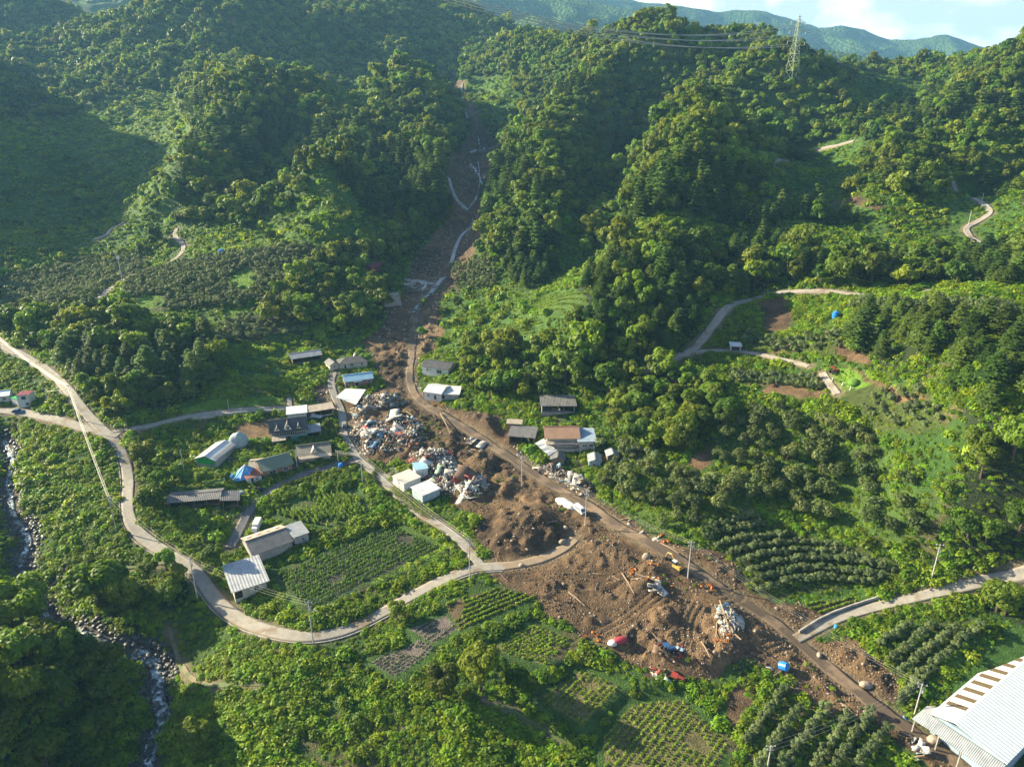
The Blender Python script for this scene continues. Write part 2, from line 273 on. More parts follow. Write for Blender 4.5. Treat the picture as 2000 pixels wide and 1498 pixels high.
ROWS = [ # apple rows
 ("1375 1040,1425 1020,1480 1010", 'd'), ("1375 1054,1420 1038,1500 1026", 'd'), ("1400 1068,1475 1051,1544 1048", 'd'), ("1424 1083,1490 1066,1580 1060,1640 1072", 'd'), ("1445 1101,1505 1084,1595 1076,1685 1091,1718 1108", 'd'),
 ("1463 1119,1535 1098,1610 1092,1700 1104,1748 1120", 'd'), ("1475 1137,1535 1119,1610 1110,1730 1131", 'd'), ("1484 1154,1535 1140,1610 1129,1700 1143", 'd'),
 ("1718 1262,1777 1223", 'e'), ("1739 1292,1822 1226", 'e'), ("1760 1313,1870 1229", 'e'), ("1775 1340,1912 1229", 'e'), ("1754 1376,1810 1322", 'e'),
 ("1460 1451,1535 1342", 'f'), ("1505 1463,1567 1379", 'f'), ("1527 1498,1618 1382", 'f'), ("1592 1498,1657 1403", 'f'), ("1628 1498,1702 1394", 'f'), ("1672 1498,1732 1428", 'f'), ("1480 1500,1505 1470", 'f')]
ROWL = {'d': 'in the curved rows beside the mud road', 'e': 'in the short rows behind the white warehouse', 'f': 'in the bottom rows below the mud road'}
STREAM = [G("5 850,25 885,10 930,20 990,48 1030,55 1050,32 1090,50 1130,85 1190,130 1210,200 1240,255 1262,290 1270,312 1300,300 1345,322 1385,295 1430,288 1465,280 1520")]
# terrain shaping: level terraces for the fields and lawns, stream bed, heaps of mud off the roads
def _shape():
    X, Y = NEAR.X, NEAR.Y
    Z0 = NEAR.Z.copy()
    rd = np.minimum(road_d(X, Y), 60)
    for k, f in enumerate(FIELDS[:9]):
        P = f[0]; ins = inside(P, X, Y); d = dline(P, X, Y, True, 8); d = np.where(ins, 0, d)
        if not ins.any(): continue
        A = np.c_[X[ins], Y[ins], np.ones(ins.sum())]; c = np.linalg.lstsq(A, Z0[ins], rcond=None)[0]
        c0 = c.copy(); c0[:2] *= .45; c0[2] = (Z0[ins]-X[ins]*c0[0]-Y[ins]*c0[1]).mean()
        w = (1-sstep(.6, 4.5, d))*sstep(0, 4, rd)
        NEAR.Z = NEAR.Z*(1-w)+(c0[0]*X+c0[1]*Y+c0[2])*w
    for P in STREAM:
        d = dline(smooth(P, 1), X, Y, False, 12); NEAR.Z -= 2.6*(1-sstep(1.5, 8, d))
    m = np.zeros(X.shape)
    P = MUD[0]; ins = inside(P, X+fbm(X, Y, 9, 2, 1)*3, Y+fbm(X, Y, 9, 2, 2)*3); d = dline(P, X, Y, True, 12)
    m = ins*sstep(0, 5, d)*sstep(.6, 4.5, rd)*sstep(480, 330, Y)
    heap = np.maximum(0, fbm(X, Y, 15, 3, 21)+.12)*3.1
    rid = (1-np.abs(fbm(X, Y, 7, 4, 23))*2.2)*1.1
    tr = np.sin((X*.8-Y*.62)*2.2+fbm(X, Y, 25, 2, 8)*9)*.18*sstep(.1, .5, fbm(X, Y, 30, 2, 77)+.2)
    NEAR.Z += m*(heap+rid*.95+fbm(X, Y, 2.4, 3, 25)*1.1+tr)
    HEAPS = [("672 852,690 828,730 818,800 815,835 840,815 872,770 882,735 888,700 886,678 872", 1.5), ("682 806,705 782,735 772,785 774,795 788,760 795,712 812,690 822", 1.6), ("795 888,850 876,885 890,905 920,895 950,872 975,850 965,838 940,815 915", 1.5), ("890 955,915 932,950 935,955 958,930 972,900 975", 1.5), ("900 900,935 880,985 895,970 925,925 930", 3.), ("970 945,1010 920,1015 950,985 985,950 975", 2.2), ("905 830,960 815,985 850,970 865,925 855", 2.6), ("950 1010,1060 970,1110 1010,1060 1050,970 1060", 1.6), ("950 1090,1050 1060,1110 1045,1090 1075,1010 1095", 1.2), ("1120 1060,1200 1040,1260 1090,1230 1130,1160 1120", 1.3), ("1200 1140,1270 1110,1300 1160,1240 1200", 1.3), ("1350 1200,1440 1180,1470 1250,1400 1290", 1.6)]
    for s_, hh in HEAPS:
        P = G(s_); i_ = inside(P, X, Y); d = np.where(i_, dline(P, X, Y, True, 12), 0); NEAR.Z += hh*sstep(0, 5, d)*sstep(.4, 3, rd)*(1+.5*fbm(X, Y, 5, 3, 90))
    for P in TRACKS:
        d = dline(smooth(P, 2), X, Y, False, 10); w = 1-sstep(2.2, 4.2, d); zs_ = NEAR.Z.copy()
        for _ in range(10): zs_ = (zs_+np.roll(zs_, 2, 0)+np.roll(zs_, -2, 0)+np.roll(zs_, 2, 1)+np.roll(zs_, -2, 1))/5
        NEAR.Z = NEAR.Z*(1-w)+(zs_-.25-.22*np.cos(d*3.6))*w
    NEAR.mud = m
_shape()
H0 = H
def zat(x, y): return float(H(x, y))
# ------------------------------------------------------------------ materials
MATS = {}
def nmat(name):
    m = bpy.data.materials.new(name); m.use_nodes = True; nt = m.node_tree; nt.nodes.clear()
    out = nt.nodes.new('ShaderNodeOutputMaterial'); MATS[name] = m; return m, nt, nt.nodes.new, nt.links.new, out
def noise(N, L, nt, scale, detail=4, co='Object', rough=.55):
    tc = N('ShaderNodeTexCoord'); n = N('ShaderNodeTexNoise'); n.inputs['Scale'].default_value = scale; n.inputs['Detail'].default_value = detail; n.inputs['Roughness'].default_value = rough
    L(tc.outputs[co], n.inputs['Vector']); return n
def ramp(N, L, src, stops):
    r = N('ShaderNodeValToRGB'); e = r.color_ramp.elements
    while len(e) < len(stops): e.new(.5)
    for q, (p, c) in zip(e, stops): q.position = p; q.color = (*c, 1) if len(c) == 3 else c
    L(src, r.inputs[0]); return r.outputs[0]
def mixc(N, L, mode, fac, a, b):
    m = N('ShaderNodeMix'); m.data_type = 'RGBA'; m.blend_type = mode
    for s, i in ((fac, 0), (a, 6), (b, 7)):
        if hasattr(s, 'links'): L(s, m.inputs[i])
        else: m.inputs[i].default_value = s if i == 0 else (*s, 1)
    return m.outputs[2]
def bump(N, L, h, dist, strength=1.):
    b = N('ShaderNodeBump'); b.inputs['Distance'].default_value = dist; b.inputs['Strength'].default_value = strength; L(h, b.inputs['Height']); return b.outputs[0]
def surf(name, col, col2=None, scale=1.5, rough=.8, bumpd=0., metal=0., detail=5, spec=.3, vary=0., rib=None, ribdir='X'):
    """plain surface: two tone weathering by noise, optional corrugation (rib = metres per wave)"""
    if name in MATS: return MATS[name]
    m, nt, N, L, out = nmat(name); p = N('ShaderNodeBsdfPrincipled')
    n = noise(N, L, nt, scale, detail)
    c = ramp(N, L, n.outputs['Fac'], [(.35, col), (.68, col2 or tuple(k*.72 for k in col))])
    if vary:
        oi = N('ShaderNodeObjectInfo'); hs = N('ShaderNodeHueSaturation'); mr = N('ShaderNodeMapRange'); mr.inputs[3].default_value = 1-vary; mr.inputs[4].default_value = 1+vary
        L(oi.outputs['Random'], mr.inputs[0]); L(mr.outputs[0], hs.inputs['Value']); L(c, hs.inputs['Color']); c = hs.outputs[0]
    L(c, p.inputs['Base Color']); p.inputs['Roughness'].default_value = rough; p.inputs['Metallic'].default_value = metal; p.inputs['Specular IOR Level'].default_value = spec
    h = n.outputs['Fac']; d = bumpd
    if rib:
        tc = N('ShaderNodeTexCoord'); w = N('ShaderNodeTexWave'); w.bands_direction = ribdir; w.inputs['Scale'].default_value = .314/rib
        L(tc.outputs['Object'], w.inputs['Vector']); h = w.outputs['Fac']; d = .06
        c2 = mixc(N, L, 'MULTIPLY', .35, c, ramp(N, L, w.outputs['Fac'], [(.05, (.55, .55, .55)), (.4, (1, 1, 1))])); L(c2, p.inputs['Base Color'])
    if d: L(bump(N, L, h, d), p.inputs['Normal'])
    L(p.outputs[0], out.inputs[0]); return m
def leafmat(name, c1, c2, tr, hue=.03, val=.35, rough=.55, patch=.02):
    """leaves: each plant its own shade, patches of warmer growth, light passing through the blade"""
    m, nt, N, L, out = nmat(name); oi = N('ShaderNodeObjectInfo')
    geo = N('ShaderNodeNewGeometry'); n = N('ShaderNodeTexNoise'); n.inputs['Scale'].default_value = patch; n.inputs['Detail'].default_value = 3; L(geo.outputs['Position'], n.inputs['Vector'])
    n3 = N('ShaderNodeTexNoise'); n3.inputs['Scale'].default_value = 1.1; n3.inputs['Detail'].default_value = 2; L(geo.outputs['Position'], n3.inputs['Vector'])
    ad = N('ShaderNodeMath'); ad.operation = 'MULTIPLY_ADD'; ad.inputs[1].default_value = .5; L(n.outputs['Fac'], ad.inputs[0])
    a2 = N('ShaderNodeMath'); a2.operation = 'MULTIPLY_ADD'; a2.inputs[1].default_value = .35; L(oi.outputs['Random'], a2.inputs[0]); L(n3.outputs['Fac'], a2.inputs[2])
    a3 = N('ShaderNodeMath'); a3.operation = 'MULTIPLY'; a3.inputs[1].default_value = .62; L(a2.outputs[0], a3.inputs[0]); L(a3.outputs[0], ad.inputs[2])
    c = ramp(N, L, ad.outputs[0], [(.38, c1), (.86, c2)])
    hs = N('ShaderNodeHueSaturation'); wn = N('ShaderNodeTexWhiteNoise'); wn.noise_dimensions = '1D'; L(oi.outputs['Random'], wn.inputs['W'])
    m1 = N('ShaderNodeMapRange'); m1.inputs[3].default_value = .5-hue; m1.inputs[4].default_value = .5+hue; L(wn.outputs['Value'], m1.inputs[0]); L(m1.outputs[0], hs.inputs['Hue'])
    m2 = N('ShaderNodeMapRange'); m2.inputs[3].default_value = 1-val; m2.inputs[4].default_value = 1+val; L(oi.outputs['Random'], m2.inputs[0]); L(m2.outputs[0], hs.inputs['Value'])
    L(c, hs.inputs['Color'])
    d = N('ShaderNodeBsdfPrincipled'); d.inputs['Roughness'].default_value = rough; d.inputs['Specular IOR Level'].default_value = .25; L(hs.outputs[0], d.inputs['Base Color'])
    t = N('ShaderNodeBsdfTranslucent'); tcol = mixc(N, L, 'MULTIPLY', 1., hs.outputs[0], (1.5, 1.35, .45)); L(tcol, t.inputs['Color'])
    mx = N('ShaderNodeMixShader'); mx.inputs[0].default_value = tr; L(d.outputs[0], mx.inputs[1]); L(t.outputs[0], mx.inputs[2]); L(mx.outputs[0], out.inputs[0]); return m
LM = dict(
 broad=leafmat('broad_leaves', (.045, .100, .008), (.148, .212, .014), .42),
 pine=leafmat('pine_needles', (.030, .075, .012), (.105, .160, .026), .25, hue=.02),
 apple=leafmat('apple_leaves', (.060, .100, .034), (.150, .190, .070), .25, hue=.015, val=.25),
 apple2=leafmat('orchard_leaves', (.040, .075, .018), (.120, .150, .040), .3, hue=.015, val=.3),
 vine=leafmat('vine_leaves', (.068, .140, .007), (.190, .285, .012), .42, hue=.025, val=.3),
 crop=leafmat('crop_leaves', (.105, .195, .012), (.205, .310, .018), .40, hue=.015, val=.2),
 pepper=leafmat('pepper_leaves', (.055, .140, .014), (.120, .215, .022), .34, hue=.015, val=.2),
 onion=leafmat('onion_leaves', (.09, .13, .06), (.16, .20, .09), .2, hue=.015, val=.2),
 dead=leafmat('dry_twigs', (.15, .10, .07), (.24, .17, .12), .05),
)
BARK = surf('bark', (.09, .06, .04), (.05, .035, .025), 3, .9)
def groundmat():
    m, nt, N, L, out = nmat('ground'); p = N('ShaderNodeBsdfPrincipled'); at = N('ShaderNodeAttribute'); at.attribute_name = 'col'; am = N('ShaderNodeAttribute'); am.attribute_name = 'mud'
    n1 = noise(N, L, nt, .35, 8, 'Object', .62); n2 = noise(N, L, nt, 2.2, 5, 'Object', .6)
    v = N('ShaderNodeTexVoronoi'); v.inputs['Scale'].default_value = .9; v.inputs['Randomness'].default_value = 1; tc = N('ShaderNodeTexCoord'); L(tc.outputs['Object'], v.inputs['Vector'])
    c = mixc(N, L, 'MULTIPLY', 1., at.outputs['Color'], ramp(N, L, n1.outputs['Fac'], [(.3, (.55, .55, .52)), (.7, (1.45, 1.4, 1.35))]))
    c = mixc(N, L, 'MULTIPLY', 1., c, ramp(N, L, n2.outputs['Fac'], [(.3, (.72, .72, .74)), (.7, (1.25, 1.24, 1.22))]))
    st = ramp(N, L, v.outputs['Distance'], [(.10, (1, 1, 1)), (.2, (0, 0, 0))])   # stones lying in the mud
    mu = N('ShaderNodeMath'); mu.operation = 'MULTIPLY'; L(st, mu.inputs[0]); L(am.outputs['Fac'], mu.inputs[1])
    m3 = N('ShaderNodeMath'); m3.operation = 'MULTIPLY'; m3.inputs[1].default_value = .45; L(mu.outputs[0], m3.inputs[0])
    c = mixc(N, L, 'MIX', m3.outputs[0], c, (.24, .19, .14))
    L(c, p.inputs['Base Color']); p.inputs['Roughness'].default_value = .85; p.inputs['Specular IOR Level'].default_value = .2
    ad = N('ShaderNodeMath'); ad.operation = 'ADD'; L(n2.outputs['Fac'], ad.inputs[0]); L(m3.outputs[0], ad.inputs[1])
    L(bump(N, L, ad.outputs[0], .7), p.inputs['Normal']); L(p.outputs[0], out.inputs[0]); return m
def roadmat(name, c1, c2, dirt, amt):
    m, nt, N, L, out = nmat(name); p = N('ShaderNodeBsdfPrincipled'); n = noise(N, L, nt, .5, 8, 'Object', .65); n2 = noise(N, L, nt, .12, 6, 'Object', .6)
    c = ramp(N, L, n.outputs['Fac'], [(.3, c1), (.7, c2)])
    c = mixc(N, L, 'MIX', ramp(N, L, n2.outputs['Fac'], [(amt, (1, 1, 1)), (amt+.09, (0, 0, 0))]), c, dirt)
    uv = N('ShaderNodeUVMap'); sx = N('ShaderNodeSeparateXYZ'); L(uv.outputs[0], sx.inputs[0])   # edges carry washed-on earth; slab joints every five metres
    e = ramp(N, L, sx.outputs[0], [(0., (.75, .75, .75)), (.1, (0, 0, 0)), (.9, (0, 0, 0)), (1., (.75, .75, .75))])
    c = mixc(N, L, 'MIX', e, c, dirt)
    fr = N('ShaderNodeMath'); fr.operation = 'FRACT'; L(sx.outputs[1], fr.inputs[0]); j = ramp(N, L, fr.outputs[0], [(.0, (.6, .6, .6)), (.025, (1, 1, 1))]); c = mixc(N, L, 'MULTIPLY', .6, c, j)
    L(c, p.inputs['Base Color']); p.inputs['Roughness'].default_value = .85; L(bump(N, L, n.outputs['Fac'], .08), p.inputs['Normal']); L(p.outputs[0], out.inputs[0]); return m
RM = dict(concrete=roadmat('concrete', (.29, .265, .225), (.19, .175, .15), (.16, .12, .08), .36),
          asphalt=roadmat('asphalt', (.13, .13, .13), (.085, .085, .088), (.15, .12, .09), .36),
          mudroad=roadmat('mud_film', (.21, .148, .092), (.13, .09, .058), (.075, .052, .034), .48),
          sand=roadmat('sand', (.27, .20, .135), (.20, .15, .10), (.16, .11, .07), .40), dirt=roadmat('dirt', (.20, .15, .09), (.12, .10, .05), (.06, .09, .02), .46))
# ------------------------------------------------------------------ object helpers
def tag(o, label=None, cat=None, group=None, kind=None):
    if label: o['label'] = label
    if cat: o['category'] = cat
    if group: o['group'] = group
    if kind: o['kind'] = kind
    return o
def thing(name, label, cat, loc=(0, 0, 0), rz=0, group=None):
    o = bpy.data.objects.new(name, None); COL.objects.link(o); o.location = loc; o.rotation_euler = (0, 0, rz); o.empty_display_size = .5
    return tag(o, label, cat, group)
def mesh_np(name, co, faces, mat=None, smooth_=False):
    me = bpy.data.meshes.new(name); co = np.asarray(co, np.float32); f = np.asarray(faces, np.int32); k = f.shape[1]
    me.vertices.add(len(co)); me.vertices.foreach_set('co', co.ravel()); me.loops.add(f.size); me.loops.foreach_set('vertex_index', f.ravel())
    me.polygons.add(len(f)); me.polygons.foreach_set('loop_start', np.arange(0, f.size, k, dtype=np.int32)); me.polygons.foreach_set('loop_total', np.full(len(f), k, np.int32)); me.update(calc_edges=True)
    if smooth_: me.shade_smooth()
    if mat: me.materials.append(mat)
    return me
def link(name, me, parent=None, loc=None, rz=0):
    o = bpy.data.objects.new(name, me); COL.objects.link(o)
    if parent: o.parent = parent
    if loc is not None: o.location = loc
    if rz: o.rotation_euler = (0, 0, rz)
    return o
class MB:
    def __init__(s): s.v = []; s.f = []
    def poly(s, pts): k = len(s.v); s.v += [tuple(p) for p in pts]; s.f.append(tuple(range(k, k+len(pts)))); return s
    def hull(s, a, b, cap=True):   # two loops of equal length joined
        k = len(s.v); n = len(a); s.v += [tuple(p) for p in a]+[tuple(p) for p in b]
        for i in range(n): j = (i+1) % n; s.f.append((k+i, k+j, k+n+j, k+n+i))
        if cap: s.f.append(tuple(range(k+n-1, k-1, -1))); s.f.append(tuple(range(k+n, k+2*n)))
        return s
    def box(s, c, d, rz=0, tilt=None):
        x, y, z = [q/2 for q in d]; M = Euler(tilt or (0, 0, rz)).to_matrix(); c = Vector(c)
        P = [c+M @ Vector(p) for p in ((-x, -y, -z), (x, -y, -z), (x, y, -z), (-x, y, -z), (-x, -y, z), (x, -y, z), (x, y, z), (-x, y, z))]
        return s.hull(P[:4], P[4:])
    def tube(s, pts, r, n=7):
        pts = [Vector(p) for p in pts]; rs = r if isinstance(r, (list, tuple)) else [r]*len(pts); prev = None
        for i, p in enumerate(pts):
            d = (pts[min(i+1, len(pts)-1)]-pts[max(i-1, 0)]).normalized(); a = d.orthogonal().normalized() if abs(d.z) > .95 else d.cross(Vector((0, 0, 1))).normalized(); b = d.cross(a)
            ring = [p+(a*math.cos(t*2*math.pi/n)+b*math.sin(t*2*math.pi/n))*rs[i] for t in range(n)]
            k = len(s.v); s.v += [tuple(q) for q in ring]
            if prev is not None:
                for t in range(n): u = (t+1) % n; s.f.append((prev+t, prev+u, k+u, k+t))
            else: s.f.append(tuple(range(k+n-1, k-1, -1)))
            prev = k
        s.f.append(tuple(range(prev, prev+n))); return s
    def rings(s, rings):
        for a, b in zip(rings[:-1], rings[1:]): s.hull(a, b, False)
        s.poly(rings[0][::-1]); s.poly(rings[-1]); return s
    def mesh(s, name, mat, sm=False):
        me = bpy.data.meshes.new(name); me.from_pydata(s.v, [], s.f); me.update()
        if mat: me.materials.append(mat)
        if sm: me.shade_smooth()
        return me
    def obj(s, name, mat, parent=None, loc=None, rz=0, sm=False): return link(name, s.mesh(name, mat, sm), parent, loc, rz)
def icos(n=1):
    import bmesh
    bm = bmesh.new(); bmesh.ops.create_icosphere(bm, subdivisions=n, radius=1); v = np.array([q.co[:] for q in bm.verts]); f = np.array([[w.index for w in q.verts] for q in bm.faces]); bm.free(); return v, f
ICO1 = icos(1); ICO2 = icos(2); ICO3 = icos(3)
# ------------------------------------------------------------------ ground sheet
ys = np.concatenate([np.arange(10, 100, 5.), np.arange(100, 330, .6), np.arange(330, 480, 1.1), 480*np.exp(np.arange(0, 1.46, .005))])
ts = np.concatenate([np.arange(-2.2, -.9, .03), np.arange(-.9, .9, .0032), np.arange(.9, 2.2, .03)])
T, Yg = np.meshgrid(ts, ys); Xg = T*(Yg+12); Zg = H(Xg, Yg)
def classify(X, Y, Z):
    wx = X+fbm(X, Y, 12, 2, 31)*4; wy = Y+fbm(X, Y, 12, 2, 32)*4
    c = np.zeros(X.shape+(3,)); mud = np.zeros(X.shape)
    base = fbm(X, Y, 40, 3, 33)
    c[:] = (.040, .085, .015); c += base[..., None]*np.array([.02, .02, .004])
    soil = sstep(.25, .5, fbm(X, Y, 14, 4, 39))*.6
    c = c*(1-soil[..., None])+np.array([.12, .085, .05])*soil[..., None]
    for P in GRASSY: c[inside(P, wx, wy)] = (.045, .105, .018)
    for P in NOCOV: i = inside(P, wx, wy); c[i] = (np.array([.05, .075, .018])*(1-soil[..., None])+np.array([.14, .10, .06])*soil[..., None])[i]
    for P in OPEN: c[inside(P, wx, wy)] = (.050, .110, .018)
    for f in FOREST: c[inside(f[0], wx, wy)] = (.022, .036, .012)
    for P, sp, pl in ORCH: c[inside(P, wx, wy)] = (.055, .10, .02) if 'old' in pl else (.06, .075, .03)
    for P in NOCOV: i = inside(P, wx, wy); c[i] = (np.array([.05, .07, .018])*(1-soil[..., None])+np.array([.14, .10, .06])*soil[..., None])[i]
    for P in LAWN: c[inside(P, X, Y)] = (.105, .20, .022)
    for f in FIELDS:
        i = inside(f[0], X, Y); c[i] = (.06, .11, .02) if i.any() and Y[i].mean() > 300 else {'pepper': (.05, .055, .035), 'corn': (.06, .08, .03), 'bean': (.085, .065, .035), 'onion': (.13, .11, .10), 'potato': (.13, .12, .05)}[f[3]]
    m = np.zeros(X.shape, bool)
    for P in MUD: m |= inside(P, wx, wy)
    t = (fbm(X, Y, 20, 5, 51)+1)*.5; t2 = (fbm(X, Y, 4, 3, 55)+1)*.5
    k = np.clip((t-.5)*1.5+(t2-.5)*.9+.5, 0, 1)[..., None]
    mc = np.array([.050, .034, .022])*(1-k)+np.array([.175, .115, .064])*k
    c[m] = mc[m]; mud[m] = 1
    rd = road_d(X, Y); e = (sstep(2.2, .3, rd)*(Y < 600))[..., None]*.75
    c = c*(1-e)+np.array([.17, .135, .085])*e
    for P in STREAM:
        d = dline(smooth(P, 1), X, Y, False, 12); w = (1-sstep(3.0, 5.5, d+fbm(X, Y, 5, 2, 9)*2))[..., None]; c = c*(1-w)+np.array([.11, .10, .09])*w
    return np.clip(c, .005, 1), mud
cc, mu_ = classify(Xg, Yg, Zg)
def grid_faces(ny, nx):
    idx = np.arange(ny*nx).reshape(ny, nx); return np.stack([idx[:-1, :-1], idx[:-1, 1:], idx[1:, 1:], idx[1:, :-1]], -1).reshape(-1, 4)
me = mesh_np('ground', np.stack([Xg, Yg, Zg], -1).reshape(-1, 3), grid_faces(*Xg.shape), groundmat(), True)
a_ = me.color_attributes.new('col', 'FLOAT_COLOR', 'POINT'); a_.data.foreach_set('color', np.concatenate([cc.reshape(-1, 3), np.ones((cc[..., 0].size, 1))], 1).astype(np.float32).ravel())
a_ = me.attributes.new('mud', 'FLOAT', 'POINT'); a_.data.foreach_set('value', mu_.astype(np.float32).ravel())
tag(link('ground', me), kind='structure')
# far mountains
def mtnmat():
    m, nt, N, L, out = nmat('mountain_forest'); p = N('ShaderNodeBsdfPrincipled'); tc = N('ShaderNodeTexCoord')
    v = N('ShaderNodeTexVoronoi'); v.inputs['Scale'].default_value = .075; L(tc.outputs['Object'], v.inputs['Vector'])
    n = noise(N, L, nt, .004, 6); c = ramp(N, L, n.outputs['Fac'], [(.35, (.030, .065, .014)), (.65, (.060, .105, .022))])
    L(c, p.inputs['Base Color']); p.inputs['Roughness'].default_value = .9; p.inputs['Specular IOR Level'].default_value = .1
    iv = N('ShaderNodeMath'); iv.operation = 'SUBTRACT'; iv.inputs[0].default_value = 1; L(v.outputs['Distance'], iv.inputs[1])
    L(bump(N, L, iv.outputs[0], 9.), p.inputs['Normal']); L(p.outputs[0], out.inputs[0]); return m
yf = np.arange(1500, 5400, 14.); Tf, Yf = np.meshgrid(np.arange(-1.25, 1.25, .0045), yf); Xf = Tf*Yf
me = mesh_np('mountains', np.stack([Xf, Yf, far_h(Xf, Yf)], -1).reshape(-1, 3), grid_faces(*Xf.shape), mtnmat(), True)
tag(link('mountains', me), kind='structure')
# ------------------------------------------------------------------ roads
def ribbon(name, P, w, mat, lift=.12, across=5, kind='structure', n=3, wob=0.):
    P = smooth(P, n); seg = np.hypot(*np.diff(P, axis=0).T); s = np.r_[0, np.cumsum(seg)]; m = max(3, int(s[-1]/1.2)); q = np.linspace(0, s[-1], m)
    x = np.interp(q, s, P[:, 0]); y = np.interp(q, s, P[:, 1]); dx = np.gradient(x); dy = np.gradient(y); l = np.hypot(dx, dy)+1e-9; nx, ny = -dy/l, dx/l
    lv = lift+.0012*np.maximum(0, y-250)
    cz = H(x, y); k = np.ones(5)/5; cz = np.convolve(np.pad(cz, 2, 'edge'), k, 'valid')
    co = []; uv = []
    offs = np.linspace(-.5, .5, across)
    for j, o in enumerate(offs):
        ww = w*(1+wob*fbm(q+j*40, q*0, 6, 3, j)); xx = x+nx*o*ww; yy = y+ny*o*ww; zz = H(xx, yy)*.55+cz*.45
        zz = np.maximum(zz, H(xx, yy)+.02)
        co.append(np.stack([xx, yy, zz+lv], -1)); uv.append(np.stack([np.full(m, o+.5), q/5], -1))
    for j, o in ((0, -.5), (across-1, .5)):                     # skirts reach down into the earth
        c = co[j].copy(); c[:, 2] -= 1.2+lv; c[:, 0] += nx*o*.4; c[:, 1] += ny*o*.4
        if j == 0: co.insert(0, c); uv.insert(0, uv[0].copy())
        else: co.append(c); uv.append(uv[-1].copy())
    # insert shifts j; rebuild right skirt index safely
    A = np.stack(co, 1); U = np.stack(uv, 1); me = mesh_np(name, A.reshape(-1, 3), grid_faces(m, A.shape[1])[:, ::-1], mat, True)
    ul = me.uv_layers.new(name='UVMap'); idx = np.zeros(len(me.loops), np.int32); me.loops.foreach_get('vertex_index', idx); ul.data.foreach_set('uv', U.reshape(-1, 2)[idx].astype(np.float32).ravel())
    o = link(name, me); return tag(o, kind=kind) if kind else o
for n_, l_, w_, m_, P_ in RD:
    o = ribbon(n_, P_, w_, RM[m_], .04 if m_ == 'mudroad' else .10, 7, wob={'dirt': .3, 'mudroad': .4, 'sand': .25}.get(m_, .06)); o['label'] = l_
def pad(name, s, mat, lift=.08, st=1.):
    P = G(s); x0, y0 = P.min(0); x1, y1 = P.max(0); X, Y = np.meshgrid(np.arange(x0, x1+st, st), np.arange(y0, y1+st, st)); i = inside(P, X, Y)
    f = grid_faces(*X.shape); f = f[i.ravel()[f].all(1)]; used, inv = np.unique(f, return_inverse=True)
    co = np.stack([X, Y, H(X, Y)+lift], -1).reshape(-1, 3)[used]; me = mesh_np(name, co, inv.reshape(-1, 4), mat, True); me.uv_layers.new(name='UVMap'); me.uv_layers[0].data.foreach_set('uv', np.full(len(me.loops)*2, .5, np.float32)); return tag(link(name, me), kind='structure')
pad('parking_ground', "742 912,770 898,810 905,825 930,790 945,760 948,735 930", RM['concrete'], .07)['label'] = 'pale sandy parking ground beside the white sheds'
# stream
def watermat():
    m, nt, N, L, out = nmat('white_water'); p = N('ShaderNodeBsdfPrincipled'); n = noise(N, L, nt, .55, 8, 'Object', .7)
    c = ramp(N, L, n.outputs['Fac'], [(.44, (.035, .048, .045)), (.54, (.26, .31, .31)), (.62, (.72, .76, .77))]); L(c, p.inputs['Base Color']); p.inputs['Roughness'].default_value = .25
    L(bump(N, L, n.outputs['Fac'], .6), p.inputs['Normal']); L(p.outputs[0], out.inputs[0]); return m
WMAT = watermat()
tag(ribbon('stream_water', STREAM[0][:11], 1.7, WMAT, .1, 7, wob=.8), 'narrow foaming stream at the left edge', kind='structure'); tag(ribbon('stream_water', STREAM[0][11:], 3.2, WMAT, .2, 9, wob=.6), 'foaming white stream running between dark rocks', kind='structure')
for k_, s_ in enumerate(("903 165,900 200,913 238", "934 268,940 290,922 302", "918 322,938 345,942 372,925 398,905 412", "925 425,918 445,895 470,884 515", "872 540,850 560,822 590,806 612")):
    tag(ribbon('stream_water', G(s_), 1.3 if k_ else 1.6, WMAT, .22, 5, wob=1.1, n=2), ('bright broken trickle of water high in the landslide', 'short bright trickle across the upper landslide', 'pale winding trickle beside the bent road strip', 'pale trickle beside the wide road strip', 'pale trickle above the retaining wall')[k_], kind='structure')
